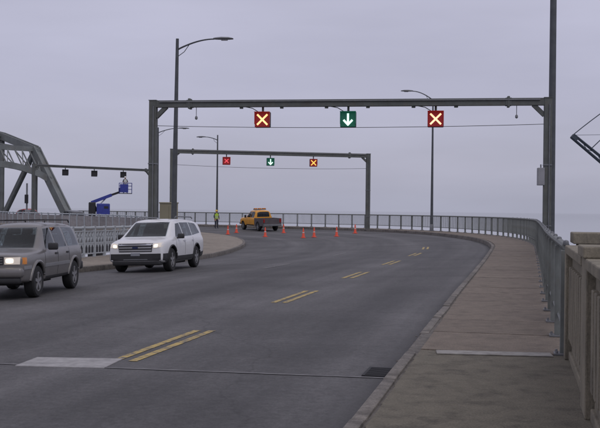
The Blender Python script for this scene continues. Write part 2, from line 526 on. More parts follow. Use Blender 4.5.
for L, off in ((RAILP, 0), (KO, 0), (KI, 0), (RAILI, 0)):
    x, y = L[-1]
    for d in (35, 90, 160):
        L.append((x + HD.x * d, y + HD.y * d))
DROP += [.05, .05, .05]

SUB = 12
def spline(P):
    P = [np.array(p, float) for p in P]
    out = []
    for i in range(len(P) - 1):
        p1, p2 = P[i], P[i + 1]
        p0 = P[i - 1] if i else 2 * p1 - p2
        p3 = P[i + 2] if i + 2 < len(P) else 2 * p2 - p1
        for k in range(SUB):
            t = k / SUB
            out.append(0.5 * ((2 * p1) + (-p0 + p2) * t + (2 * p0 - 5 * p1 + 4 * p2 - p3) * t * t + (-p0 + 3 * p1 - 3 * p2 + p3) * t ** 3))
    out.append(P[-1])
    return np.array(out)
sRO, sKO, sKI, sRI = spline(RAILP), spline(KO), spline(KI), spline(RAILI)
sDR = np.interp(np.arange(len(sKO)) / SUB, np.arange(len(DROP)), DROP)
sDR = np.convolve(np.pad(sDR, 10, mode='edge'), np.ones(21) / 21, 'valid')
NS = len(sKO)
KH = 0.2                              # kerb upstand
def zin(i): return -KH - sDR[i]       # road level at the inner kerb
cl = 0.5 * (sKO + sKI)
alen = np.concatenate([[0], np.cumsum(np.linalg.norm(np.diff(sKO, axis=0), axis=1))])

us = np.linspace(0, 1, 41)
GRID = sKO[:, None, :] * (1 - us)[None, :, None] + sKI[:, None, :] * us[None, :, None]
GZ = -KH - sDR[:, None] * us[None, :]
def road_z(x, y):
    d = (GRID[..., 0] - x) ** 2 + (GRID[..., 1] - y) ** 2
    k = np.argsort(d.ravel())[:4]
    w = 1 / (d.ravel()[k] + 1e-4)
    return float((GZ.ravel()[k] * w).sum() / w.sum())
def inner_z(x, y):                    # top of the inner footway
    d = (sRI[:, 0] - x) ** 2 + (sRI[:, 1] - y) ** 2
    return float(zin(int(np.argmin(d))) + 0.18)

class Line:
    def __init__(s, pts, zs=None):
        s.p = np.array(pts)
        s.z = np.zeros(len(pts)) if zs is None else np.array(zs)
        s.l = np.concatenate([[0], np.cumsum(np.linalg.norm(np.diff(s.p, axis=0), axis=1))])
    def at(s, t):
        x = np.interp(t, s.l, s.p[:, 0]); y = np.interp(t, s.l, s.p[:, 1]); z = np.interp(t, s.l, s.z)
        return Vector((x, y, z))
    def dir(s, t, e=0.25):
        d = s.at(t + e) - s.at(t - e)
        return d.normalized()
    def near(s, x, y):
        return s.l[int(np.argmin((s.p[:, 0] - x) ** 2 + (s.p[:, 1] - y) ** 2))]

# ------------------------------------------------------------------ water, road, deck
bm = MB()
vs = [bm.bm.verts.new((x, y, -9.0)) for x, y in ((-15000, -15000), (15000, -15000), (15000, 15000), (-15000, 15000))]
bm._q(vs)
tag(bm.build('water', WATER), kind='structure')

b = bmesh.new()
uvl = b.loops.layers.uv.new('UVMap')
NU = 16
uu = np.linspace(0, 1, NU + 1)
vg = []
for i in range(NS):
    row = []
    for u in uu:
        p = sKO[i] * (1 - u) + sKI[i] * u
        row.append(b.verts.new((p[0], p[1], -KH - sDR[i] * u)))
    vg.append(row)
wid = np.linalg.norm(sKO - sKI, axis=1)
for i in range(NS - 1):
    for k in range(NU):
        f = b.faces.new([vg[i][k], vg[i][k + 1], vg[i + 1][k + 1], vg[i + 1][k]])
        f.smooth = True
        for lp, (ii, kk) in zip(f.loops, ((i, k), (i, k + 1), (i + 1, k + 1), (i + 1, k))):
            lp[uvl].uv = (alen[ii], uu[kk] * wid[ii])
bmesh.ops.recalc_face_normals(b, faces=b.faces)
me = bpy.data.meshes.new('road'); b.to_mesh(me); b.free()
me.materials.append(ASPH)
if me.polygons[0].normal.z < 0: me.flip_normals()
tag(obj('road', me), kind='structure')

# deck slab with fascia under road and footways
m = MB()
prev = None
for i in range(0, NS, 2):
    tO = sRO[i] - sKO[i]; tO = tO / np.linalg.norm(tO)
    tI = sRI[i] - sKI[i]; tI = tI / np.linalg.norm(tI)
    o = sRO[i] + tO * 0.35; n_ = sRI[i] + tI * 0.3
    zi = zin(i)
    ring = [m.bm.verts.new((o[0], o[1], -0.20)), m.bm.verts.new((o[0], o[1], -1.5)),
            m.bm.verts.new((n_[0], n_[1], -1.9)), m.bm.verts.new((n_[0], n_[1], zi + 0.02)),
            m.bm.verts.new((*sKI[i], zi - 0.12)), m.bm.verts.new((*sKO[i], -KH - 0.12))]
    if prev:
        for k in range(6):
            m._q([prev[k], prev[(k + 1) % 6], ring[(k + 1) % 6], ring[k]])
    prev = ring
tag(m.build('bridge_deck', DECK), kind='structure')
# piers
for i in (20, 60, 100, 130, 160):
    m = MB()
    c = cl[i]; d = sKO[i] - sKI[i]; a = math.atan2(d[1], d[0])
    for k in (-4, 4):
        m.lathe([(0.9, -10.5), (0.9, -2.2)], 14, (c[0] + k * math.cos(a), c[1] + k * math.sin(a), 0))
    m.box((c[0], c[1], -2.0), (12, 1.6, 0.9), Matrix.Rotation(a, 3, 'Z'))
    tag(m.build('bridge_pier', DECK), kind='structure')

# outer footway: one large apron before the joint, cast slabs beyond it
LK, LR = Line(sKO), Line(sRO)
walk = tag(empty('sidewalk'), kind='structure')
J = int(2 * SUB)                     # station of the expansion joint
m = MB()
for i in range(0, J):
    k0, k1, r0, r1 = sKO[i], sKO[i + 1], sRO[i], sRO[i + 1]
    o0 = k0 + (r0 - k0) * 0.085; o1 = k1 + (r1 - k1) * 0.09
    e0 = r0 + (r0 - k0) * 0.18; e1 = r1 + (r1 - k1) * 0.18
    if i == J - 1:
        o1 = o1 - (o1 - o0) * 0.12; e1 = e1 - (e1 - e0) * 0.12
    A = [m.bm.verts.new((*p, 0)) for p in (o0, e0, e1, o1)]
    m._q(A)
bmesh.ops.remove_doubles(m.bm, verts=m.bm.verts, dist=0.001)
ex = bmesh.ops.extrude_face_region(m.bm, geom=list(m.bm.faces))
for v in ex['geom']:
    if isinstance(v, bmesh.types.BMVert): v.co.z -= 0.2
m.build('apron_slab', WALK2, walk)
# slabs
stations = []
acc = 0.0
prevp = sKO[J]
st = [float(J)]
for q in range(J * 4 + 1, (14 * SUB) * 4):
    f = q / 4
    i = int(f); fr = f - i
    p = sRO[i] * (1 - fr) + sRO[i + 1] * fr
    if len(st) == 1 and acc == 0: prevp = sRO[J]
    acc += float(np.linalg.norm(p - prevp)); prevp = p
    if acc >= 1.5:
        st.append(f); acc = 0.0
def lerpP(S, f):
    i = min(int(f), len(S) - 2); fr = f - i
    return S[i] * (1 - fr) + S[i + 1] * fr
for a, c in zip(st, st[1:]):
    k0, k1, r0, r1 = lerpP(sKO, a), lerpP(sKO, c), lerpP(sRO, a), lerpP(sRO, c)
    g = 0.010
    o0 = k0 + (r0 - k0) * 0.085; o1 = k1 + (r1 - k1) * 0.09
    e0 = r0 + (r0 - k0) * 0.18; e1 = r1 + (r1 - k1) * 0.18
    t0 = (o1 - o0) / np.linalg.norm(o1 - o0) * g; t1 = (e1 - e0) / np.linalg.norm(e1 - e0) * g
    dz = random.uniform(-0.004, 0.004)
    m = MB()
    m.solid([(*(o0 + t0), dz), (*(e0 + t1), dz), (*(e1 - t1), dz + random.uniform(-.003, .003)), (*(o1 - t0), dz)], 0.19)
    m.build('slab', WALK, walk)
m = MB()   # bedding below the slab joints
for i in range(0, NS - 1):
    vs_ = [m.bm.verts.new((*p, -0.022)) for p in (sKO[i], sRO[i] + (sRO[i] - sKO[i]) * 0.18, sRO[i + 1] + (sRO[i + 1] - sKO[i + 1]) * 0.18, sKO[i + 1])]
    m._q(vs_)
m.build('bedding', KERB, walk)

# kerb stones along the outer footway and round the inner one
def kerb_line(name, S, zfun, start, stop, inward, width=0.12, step=1.83):
    root = tag(empty(name), kind='structure')
    L = Line(S, [zfun(i) for i in range(len(S))])
    unit = MB().box((0, 0, 0), (1, 1, 1)).mesh('kerb_stone', KERB)
    mb = MB(); mb.box((0, 0, 0), (step - 0.012, width, 0.34), None, 0.014)
    unit = mb.mesh('kerb_stone', KERB, True, 40)
    t = start
    while t < stop:
        p = L.at(t + step / 2); d = L.at(t + step) - L.at(t)
        a = math.atan2(d.y, d.x)
        n = Vector((-math.sin(a), math.cos(a), 0)) * inward
        o = obj('kerb_stone', unit, root)
        o.location = p + n * (width / 2) + Vector((0, 0, -0.17 + random.uniform(-.006, .006)))
        o.rotation_euler = (0, -math.atan2(d.z, math.hypot(d.x, d.y)), a + random.uniform(-.004, .004))
        if inward < 0 and 10.5 < p.y < 16:
            o.location += Vector((0, 0, random.uniform(-.03, .0))) + n * random.uniform(-.02, .02)
            o.rotation_euler = (random.uniform(-.08, .08), o.rotation_euler[1] + random.uniform(-.012, .012), a + random.uniform(-.014, .014))
        t += step
    return root
lk_end = float(LK.l[14 * SUB])
kerb_line('kerb', sKO, lambda i: 0.004, 0.5, lk_end, -1)
LKI = Line(sKI)
kerb_line('island_kerb', sKI, lambda i: zin(i) + 0.18, 1.0, float(LKI.l[14 * SUB]), 1, width=0.17)

# inner footway (the island where the gantry stands)
iw = tag(empty('inner_sidewalk'), kind='structure')
st = [0.0]; acc = 0.0; prevp = sRI[0]
for q in range(1, 14 * SUB * 4):
    p = lerpP(sKI, q / 4) * 0.5 + lerpP(sRI, q / 4) * 0.5
    acc += float(np.linalg.norm(p - prevp)); prevp = p
    if acc >= 2.4:
        st.append(q / 4); acc = 0.0
for a, c in zip(st, st[1:]):
    k0, k1, r0, r1 = lerpP(sKI, a), lerpP(sKI, c), lerpP(sRI, a), lerpP(sRI, c)
    def inn(k, r): 
        d = (r - k); L_ = np.linalg.norm(d)
        return k + d / L_ * 0.172, r + d / L_ * 0.3
    o0, e0 = inn(k0, r0); o1, e1 = inn(k1, r1)
    g = 0.006
    t0 = (o1 - o0) / max(np.linalg.norm(o1 - o0), .01) * g; t1 = (e1 - e0) / max(np.linalg.norm(e1 - e0), .01) * g
    z0 = zin(int(a)) + 0.176; z1 = zin(int(c)) + 0.176
    m = MB()
    m.solid([(*(o0 + t0), z0), (*(o1 - t0), z1), (*(e1 - t1), z1), (*(e0 + t1), z0)], 0.16)
    m.build('slab', ISLAND, iw)

# ------------------------------------------------------------------ road markings, joint, drain
def strip_on_road(name, s0, s1, u_off0, u_off1, material, lift=0.006, n=8, parent=None):
    """flat paint strip: arc length s0..s1 along outer kerb, metres off the kerb"""
    m = MB(); prev = None
    for k in range(n + 1):
        s = s0 + (s1 - s0) * k / n
        f = float(np.interp(s, alen, np.arange(NS)))
        o, i_ = lerpP(sKO, f), lerpP(sKI, f)
        W = np.linalg.norm(i_ - o); dr = np.interp(f, np.arange(NS), sDR)
        row = []
        for off in (u_off0, u_off1):
            u = off / W
            p = o + (i_ - o) * u
            row.append(m.bm.verts.new((p[0], p[1], -KH - dr * u + lift)))
        if prev: m._q([prev[0], prev[1], row[1], row[0]])
        prev = row
    o = m.build(name, material, parent)
    if o.data.polygons[0].normal.z < 0: o.data.flip_normals()
    return o
s_dash = float(np.interp(10.85, sKO[:120, 1], alen[:120]))
for k in range(6):
    s0 = s_dash + 7.75 * k
    dash = tag(empty('lane_dash'), kind='structure')
    for off in (3.28, 3.52):
        strip_on_road('paint_strip', s0, s0 + 3.1, off, off + 0.115, YEL, parent=dash)
tag(strip_on_road('worn_marking', s_dash + 22, s_dash + 26, 7.4, 7.55, WORN), kind='structure')
tag(strip_on_road('worn_marking', s_dash + 34, s_dash + 38, 7.4, 7.55, WORN), kind='structure')

# pale concrete patch beside the first dash
m = MB()
pp = [(-3.38, 11.32), (-2.27, 11.10), (-2.18, 11.80), (-3.30, 12.0)]
m.solid([(x, y, road_z(x, y) + 0.009) for x, y in pp], 0.03)
tag(m.build('concrete_patch', PATCH), kind='structure')

rub = MB()
for k in range(260):
    t_ = random.uniform(0, 1); yy = 10.2 + 9 * t_ ** 1.3
    xx = float(np.interp(yy, sKO[:80, 1], sKO[:80, 0])) - abs(random.gauss(0, 0.06)) - 0.012
    r_ = random.uniform(.004, .016)
    rub.box((xx, yy, road_z(xx, yy) + r_ * .4), (r_ * 2, r_ * 1.6, r_), Matrix.Rotation(random.uniform(0, 3), 3, 'Z'))
tag(rub.build('gutter_grit', KERB), 'loose concrete grit lying in the gutter along the broken kerb', 'grit', kind='stuff')

# steel expansion joint across road and footway
m = MB(); prev = None
jl = np.array([1.10, 10.18]); jr = np.array([-11.6, 13.75])
for k in range(31):
    p = jl + (jr - jl) * k / 30
    wob = 0.012 * math.sin(k * 1.9) + 0.01 * math.sin(k * 4.3)
    z = road_z(p[0], p[1]) + 0.007
    row = [m.bm.verts.new((p[0], p[1] - 0.030 + wob, z)), m.bm.verts.new((p[0], p[1] + 0.030 + wob, z))]
    if prev: m._q([prev[0], prev[1], row[1], row[0]])
    prev = row
o = tag(m.build('expansion_joint', mat('joint_seal', (0.165, 0.16, 0.165), 0.8, var=0.35, scale=4)), kind='structure')
if o.data.polygons[0].normal.z < 0: o.data.flip_normals()
m = MB()
ja = math.atan2(0.41, -1.78)
m.box((2.2, 10.70, 0.008), (1.28, 0.26, 0.012), Matrix.Rotation(R(-6), 3, 'Z'), 0.003)
tag(m.build('joint_cover_plate', mat('worn_plate', (0.30, 0.285, 0.265), 0.7, var=0.3, scale=6, stain=(0.14, 0.12, 0.1), stain_amt=0.7, stain_scale=4)), kind='structure')
# gully grate
g = tag(empty('drain_grate', (0.95, 10.60, road_z(0.95, 10.60) + 0.004), R(-13)), 'dark iron drain grate in the gutter beside the kerb', 'drain grate')
MB().box((0, 0, -0.012), (0.34, 0.52, 0.022)).build('pit_shade_plate', DARKP, g)  # solid plate, the darkness of the hollow below put into its colour
fr = MB()
for sx in (-1, 1): fr.box((sx * 0.185, 0, 0.002), (0.03, 0.58, 0.016))
for sy in (-1, 1): fr.box((0, sy * 0.275, 0.002), (0.34, 0.03, 0.015))
fr.build('grate_frame', IRON, g)
barm = MB().box((0, 0, 0), (0.335, 0.026, 0.012)).mesh('grate_bar', IRON)
for k in range(9):
    obj('grate_bar', barm, g, (0, -0.225 + k * 0.05625, 0.007))

# ------------------------------------------------------------------ outer railing
RH = 1.27
RST = LR.near(3.0, 10.9)
REND = float(LR.l[14 * SUB])
rail = tag(empty('bridge_railing'), 'long grey steel picket railing along the right footway, curving left around the bend', 'railing')
def sweep(line, t0, t1, z, r, step=0.8, n=8, off=0.0):
    pts = []; k = int((t1 - t0) / step) + 1
    for i in range(k + 1):
        t = t0 + (t1 - t0) * i / k
        p = line.at(t); d = line.dir(t)
        pts.append(p + Vector((-d.y, d.x, 0)) * off + Vector((0, 0, z)))
    return pts
MB().tube(sweep(LR, RST, REND, RH - 0.045, 0), 0.045, 8, ref=(0, 0, 1)).build('top_rail', RAIL, rail, True)
MB().tube(sweep(LR, RST, REND, 0.30, 0), 0.028, 6, ref=(0, 0, 1)).build('bottom_rail', RAIL, rail, True)
pm = MB()
pm.box((0, 0, 0.60), (0.075, 0.11, 1.16), None, 0.006)
post_me = pm.mesh('post', RAIL)
fm = MB(); fm.box((0, 0, 0.012), (0.20, 0.24, 0.024), None, 0.004)
for sx in (-1, 1):
    for sy in (-1, 1): fm.lathe([(0.016, 0.02), (0.016, 0.05)], 6, (sx * 0.07, sy * 0.09, 0))
foot_me = fm.mesh('base_plate', GALV)
cm = MB(); cm.lathe([(0.028, 0.0), (0.034, 0.03), (0.028, 0.05), (0.01, 0.058)], 10)
cap_me = cm.mesh('post_cap', GALV, True)
pk_me = MB().box((0, 0, 0.75), (0.030, 0.022, 0.92)).mesh('picket', RAIL)
t = RST; ps = []
while t <= REND:
    ps.append(t); t += 1.65
picks = []
for t in ps:
    p = LR.at(t); d = LR.dir(t); a = math.atan2(d.y, d.x)
    o = obj('post', post_me, rail, p); o.rotation_euler = (random.uniform(-.006, .006), random.uniform(-.006, .006), a)
    f = obj('base_plate', foot_me, o)
    if p.y < 60:
        obj('post_cap', cap_me, o, (0, 0, 1.235))
    for k in range(1, 11):
        if t + 0.15 * k < REND: picks.append(t + 0.15 * k)
for t in picks[:300]:
    d = LR.dir(t)
    o = obj('picket', pk_me, rail, LR.at(t)); o.rotation_euler = (0, 0, math.atan2(d.y, d.x))
m = MB()
for t in picks[300:]:
    d = LR.dir(t); a = math.atan2(d.y, d.x)
    m.box(LR.at(t) + Vector((0, 0, 0.75)), (0.03, 0.022, 0.92), Matrix.Rotation(a, 3, 'Z'))
tag(m.build('far_pickets', RAIL, rail), kind='stuff')

# ------------------------------------------------------------------ concrete parapet at the abutment
da = math.atan2(10.7, 3.0 - 0.57)     # direction of travel along the parapet
pd = Vector((math.cos(da), math.sin(da), 0)); pn = Vector((math.sin(da), -math.cos(da), 0))   # pn points away from footway
def PP(y, off, z):                    # point beside the footway edge at depth y
    x = 0.57 + (3.0 - 0.57) / 10.7 * y
    return Vector((x, y, 0)) + pn * (off - 0.09) + Vector((0, 0, z))
Rp = Matrix.Rotation(da - math.pi / 2, 3, 'Z')
par = tag(empty('concrete_parapet'), 'weathered concrete parapet with fluted panels at the near right edge', 'parapet')
def seg(y0, y1, off, w, z0, z1, name, material=CONC, bev=0.012):
    a = PP(y0, off, 0); c = PP(y1, off, 0)
    m = MB(); m.box(((a + c) / 2) + Vector((0, 0, (z0 + z1) / 2)), (w, (c - a).length, z1 - z0), Rp, bev)
    return m.build(name, material, par)
for (y0, y1) in ((7.86, 10.30), (5.4, 7.30), (2.9, 4.84), (-1, 2.34)):
    seg(y0, y1, 0.24, 0.20, 0.0, 1.16, 'panel')
    seg(y0 + 0.001, y1 - 0.001, 0.235, 0.25, 0.0, 0.10, 'plinth')
    seg(y0 + 0.002, y1 - 0.002, 0.23, 0.34, 1.16, 1.25, 'coping')
    n = max(3, int((y1 - y0) / 0.25))
    for k in range(n):
        yc = y0 + 0.16 + (y1 - y0 - 0.32) * k / (n - 1)
        seg(yc - 0.085, yc + 0.085, 0.13, 0.06, 0.24, 1.02, 'rib', bev=0.01)
for y in (10.44, 7.58, 5.12, 2.62):
    seg(y - 0.24 if y < 10 else y - 0.12, y + 0.26 if y < 10 else y + 0.10, 0.25, 0.36, 0.0, 1.25 if y < 10 else 1.2, 'pilaster')
    if y < 10:
        seg(y - 0.29, y + 0.31, 0.26, 0.44, 1.251, 1.34, 'pilaster_cap')
# free-standing pier outside the railing
pil = tag(empty('concrete_pillar', (4.28, 13.9, 0), da - math.pi / 2), 'square concrete pillar with a flat cap just outside the railing', 'pillar')
MB().box((0.1, 0, -1.0), (0.62, 0.62, 4.3), None, 0.015).build('shaft', CONC, pil)
MB().box((0.1, 0, 1.235), (0.78, 0.78, 0.16), None, 0.015).build('cap', CONC, pil)
MB().box((1.7, 0, -0.2), (2.4, 0.4, 2.6), None, 0.015).build('wing_wall', CONC, pil)
MB().box((1.72, 0, 1.165), (2.3, 0.5, 0.12), None, 0.015).build('wing_coping', CONC, pil)

# ------------------------------------------------------------------ inner ornamental railing
LI = Line(sRI, [zin(i) + 0.176 for i in range(NS)])
irail = tag(empty('ornamental_railing'), 'pale ornamental railing with pierced panels behind the two vehicles at left', 'railing')
IT0, IT1 = LI.near(-14.0, 14.8), float(LI.l[14 * SUB])
BAY = 1.05
def bay_mesh():
    m = MB()
    L = BAY - 0.11
    m.mi = 0
    m.box((0, 0, 0.60), (L, 0.05, 0.045)); m.box((0, 0, 0.16), (L, 0.05, 0.05)); m.box((0, 0, 1.10), (L, 0.05, 0.045))
    for k in range(3):
        x0 = -L / 2 + 0.03 + (L - 0.06) * k / 3; x1 = -L / 2 + 0.03 + (L - 0.06) * (k + 1) / 3
        if k: m.box((x0, 0, 0.375), (0.06, 0.035, 0.385)); m.box((x0, 0, 0.85), (0.028, 0.03, 0.455))
        m.beam((x0, 0.004, 0.63), (x1, 0.004, 1.07), 0.028, 0.028); m.beam((x1, -0.004, 0.63), (x0, -0.004, 1.07), 0.028, 0.028)
        xc = (x0 + x1) / 2
        for q in (-1, 1):
            m.prism([(xc, 0.576), (xc, 0.53), (xc + q * .05, .50), (xc + q * .085, .42), (xc + q * .15, .42), (xc + q * .15, .576)], -0.012, 0.012)
    return m.mesh('panel', WHITE)
bay_me = bay_mesh()
ipost = MB(); ipost.box((0, 0, 0.60), (0.11, 0.11, 1.2), None, 0.01); ipost.box((0, 0, 1.30), (0.12, 0.13, 0.03))
ipost_me = ipost.mesh('post', WHITE)
dk = MB()
for k in range(3):
    L = BAY - 0.11
    xc = -L / 2 + 0.03 + (L - 0.06) * (k + 0.5) / 3
    dk.prism([(xc - 0.125, 0.19), (xc + 0.125, 0.19), (xc + 0.125, 0.42), (xc + 0.05, 0.52), (xc, 0.55), (xc - 0.05, 0.52), (xc - 0.125, 0.42)], -0.008, 0.008)
dk_me = dk.mesh('slot_plate', DARKP)
sol = MB(); Ls = BAY - 0.11
sol.box((0, 0, 0.62), (Ls, 0.04, 0.86))
for k in range(4): sol.box((-Ls / 2 + 0.06 + (Ls - 0.12) * k / 3, 0, 0.62), (0.05, 0.07, 0.84))
sol.box((0, 0, 1.08), (Ls - .004, 0.08, 0.05)); sol.box((0, 0, 0.17), (Ls - .004, 0.08, 0.05))
sol_me = sol.mesh('panel', mat('pale_panel', (0.31, 0.29, 0.285), 0.8, var=0.2, scale=2, stain=(0.2, 0.17, 0.15), stain_amt=0.6, stain_scale=1.5, rnd=0.15))
MB().tube(sweep(LI, IT0, IT1, 1.24, 0), 0.055, 8, ref=(0, 0, 1)).build('top_rail', WHITE, irail, True)
t = IT0
while t < IT1 - BAY:
    p = LI.at(t); d = LI.at(t + BAY) - p; a = math.atan2(d.y, d.x)
    o = obj('post', ipost_me, irail, p); o.rotation_euler = (0, 0, a)
    far_ = p.y > 58
    o = obj('panel', sol_me if far_ else bay_me, irail, (p + LI.at(t + BAY)) / 2); o.rotation_euler = (0, -math.atan2(d.z, math.hypot(d.x, d.y)), a)
    if not far_: obj('slot_plate', dk_me, o)
    t += BAY

# ------------------------------------------------------------------ lane-control gantries
def signal(name, label, kind, loc, rz, size=0.62, group=None):
    """hanging lane signal, faces local -y"""
    root = tag(empty(name, loc, rz), label, 'signal', group)
    face = {'X': REDBOX, 'P': REDBOX, 'O': REDBOX, 'R': REDBOX, 'A': GRNBOX, 'D': DRKBOX}[kind]
    h = size / 2
    MB().box((0, 0.10, 0), (size, 0.22, size), None, 0.03).build('housing', DRKBOX if kind != 'D' else DRKBOX, root)
    MB().box((0, -0.016, 0), (size * 0.94, 0.014, size * 0.94), None, 0.004).build('face', face, root)
    v = MB()
    v.box((0, -0.085, h - 0.012), (size, 0.15, 0.02)); 
    for s in (-1, 1): v.box((s * (h - 0.012), -0.055, 0.06), (0.018, 0.09, size - 0.14))
    v.build('visor', DRKBOX if kind == 'D' else face, root)  # visors of lit signals carry the same painted glow as the face
    MB().tube([(0, 0.1, h - 0.02), (0, 0.1, h + 0.26)], 0.045, 8).build('hanger', GREEN, root)
    if kind in 'XORP':
        em = {'X': XLIT, 'P': XPALE, 'O': XORG, 'R': XRED}[kind]
        k = h * (0.66 if kind != 'R' else 0.5)
        for s in (-1, 1):
            m = MB(); m.beam((-k, -0.030 - 0.004 * (s > 0), -k * s), (k, -0.030 - 0.004 * (s > 0), k * s), size * 0.115, 0.012, up=(0, 1, 0))
            m.build('lit_bar', em, root)
    if kind == 'A':
        m = MB(); m.beam((0, -0.03, -h * 0.68), (0, -0.03, h * 0.74), size * 0.13, 0.012, up=(0, 1, 0)); m.build('arrow_shaft', ALIT, root)
        for s in (-1, 1):
            m = MB(); m.beam((s * h * 0.56, -0.034 - .003 * s, -h * 0.08), (s * -0.02, -0.034 - .003 * s, -h * 0.74), size * 0.13, 0.012, up=(0, 1, 0)); m.build('arrow_head', ALIT, root)
    return root

def gantry(label, A, B, zA, zB, ztop, w=0.28, bw=0.27, clamps=()):
    A, B = Vector(A), Vector(B)
    c = (A + B) / 2
    g = tag(empty('sign_gantry', (c.x, c.y, 0)), label, 'gantry', 'overhead lane signal gantries')
    a = Vector((A.x - c.x, A.y - c.y, 0)); b_ = Vector((B.x - c.x, B.y - c.y, 0))
    d = (b_ - a).normalized()
    rz = math.atan2(d.y, d.x)
    for p, z in ((a, zA), (b_, zB)):
        m = MB(); m.box((p.x, p.y, (z + ztop) / 2 + bw / 4), (w, w, ztop - z + bw / 2), Matrix.Rotation(rz, 3, 'Z'), 0.015)
        post = m.build('post', GREEN, g)
        m = MB(); m.box((p.x, p.y, z + 0.02), (w * 1.9, w * 1.9, 0.04), Matrix.Rotation(rz, 3, 'Z')); m.build('base_plate', GREEN, post)
    m = MB(); m.beam(a + d * (w / 2 + .002) + Vector((0, 0, ztop)), b_ - d * (w / 2 + .002) + Vector((0, 0, ztop)), w * 0.9, bw)
    m.build('beam', GREEN, g)
    for p, s in ((a, 1), (b_, -1)):
        m = MB()
        q = p + d * s * (w / 2 - 0.02)
        m.beam(q + Vector((0, 0, ztop - 0.52)), q + d * s * 0.42 + Vector((0, 0, ztop - bw / 2 + 0.03)), 0.18, 0.16)
        m.build('corner_brace', GREEN, g)
    Lb = (b_ - a).length
    nn = Vector((d.y, -d.x, 0))
    cd = MB(); cd.tube([a + d * .3 + nn * (w * .45 + .035) + Vector((0, 0, ztop + bw * .25)), b_ - d * .3 + nn * (w * .45 + .035) + Vector((0, 0, ztop + bw * .25))], .028, 8)
    cd.build('cable_conduit', GALV, g, True)
    for p in (a, b_):
        pl = MB(); pl.box(p + Vector((0, 0, ztop + bw / 2 + .012)), (w * 1.12, w * 1.12, .024), Matrix.Rotation(rz, 3, 'Z')); pl.build('cap_plate', GREEN, g)
        ch = MB(); ch.tube([p + nn * (w / 2 + .03) + d * .05 + Vector((0, 0, .3)), p + nn * (w / 2 + .03) + d * .05 + Vector((0, 0, ztop - .1))], .024, 8); ch.build('riser_conduit', GALV, g, True)
        for zb_ in (1.1, 3.4):
            st_ = MB(); st_.box(p + Vector((0, 0, zb_)), (w * 1.06, w * 1.22, .05), Matrix.Rotation(rz, 3, 'Z')); st_.build('strap', GALV, g)
    for f in clamps:
        q = a + d * Lb * f
        cl_ = MB(); cl_.box((q.x, q.y, ztop), (0.10, w * 1.15, bw * 1.55), Matrix.Rotation(rz, 3, 'Z'), 0.02)
        cl_.box((q.x, q.y, ztop), (0.24, w * 1.05, bw * 1.12), Matrix.Rotation(rz, 3, 'Z'), 0.02)
        k = cl_.build('beam_splice', GREEN, g)
    return g, a + c, b_ + c, d, rz

A1, B1 = (-5.95, 38.3, 0), (9.35, 36.0, 0)
g1, a1, b1, d1, rz1 = gantry('near green steel gantry over the road with two lit X signals and an arrow', A1, B1, inner_z(-5.95, 38.3), -1.2, 5.80, 0.29, 0.27, clamps=(0.098, 0.905))
BEAM1 = 5.80
def on_beam(A, B, f, z):
    A, B = Vector(A), Vector(B); p = A + (B - A) * f
    return Vector((p.x, p.y, z))
def frac_for_px(A, B, px):              # where the sight line of an image column meets the beam
    k = (px - 300) / 950.0
    ax, ay = A[0] - k * A[1], B[0] - k * B[1]
    return ax / (ax - ay)
lab1 = ['amber X signal hanging from the near gantry, the one left of the green arrow',
        'green signal with lit down arrow hanging from the near gantry',
        'pale X signal hanging from the near gantry, the one right of the green arrow']
for f, kd, lb in zip((0.289, 0.509, 0.728), 'XAP', lab1):
    p = on_beam(A1, B1, f, BEAM1 - 0.64)
    signal('lane_signal', lb, kd, p, rz1, 0.62, 'lane control signals')
    # conduit drop beside each signal
    q = on_beam(A1, B1, f - 0.045, BEAM1 - 0.13)
    m = MB(); r_ = on_beam(A1, B1, f - 0.008, BEAM1 - 0.36)
    m.tube([q - Vector((c1, 0, 0)) - g1.location for c1 in (0.0,)] + [(q * 0.5 + r_ * 0.5) - g1.location + Vector((0, 0, 0.06)), r_ - g1.location], 0.018, 6)
    m.build('conduit', GREEN, g1)
    for df in (-0.055, 0.05):
        q = on_beam(A1, B1, f + df, BEAM1 - 0.16) - g1.location
        MB().box(q, (0.14, 0.12, 0.09), None, 0.01).build('junction_box', GREEN, g1)
# small hanging fittings at the beam splices
for f, lb in ((0.115, 'small drop light hanging from the left end of the near gantry beam'), (0.925, 'small drop light hanging from the right end of the near gantry beam')):
    p = on_beam(A1, B1, f, BEAM1 - 0.13)
    r_ = tag(empty('drop_light', p), lb, 'light', 'drop lights on the near gantry')
    MB().tube([(0, 0, 0.0), (0, 0, -0.36)], 0.014, 6).build('stem', GALV, r_)
    MB().lathe([(0.03, -0.36), (0.055, -0.40), (0.055, -0.47), (0.02, -0.50)], 10).build('lamp', GALV, r_, True)
# grey cabinet on the right post
cb = tag(empty('control_box', (9.35 - 0.25, 36.0 - 0.02, 2.96), rz1), 'grey metal control box strapped to the right post of the near gantry', 'control box')
MB().box((0, 0, 0), (0.26, 0.34, 0.66), None, 0.015).build("case", GREYBOX, cb)
MB().box((0, -0.176, 0), (0.22, 0.008, 0.64), None, 0.003).build('door', GREYBOX, cb)
MB().box((0, 0, 0.40), (0.05, 0.05, 0.12)).build('conduit', GALV, cb)

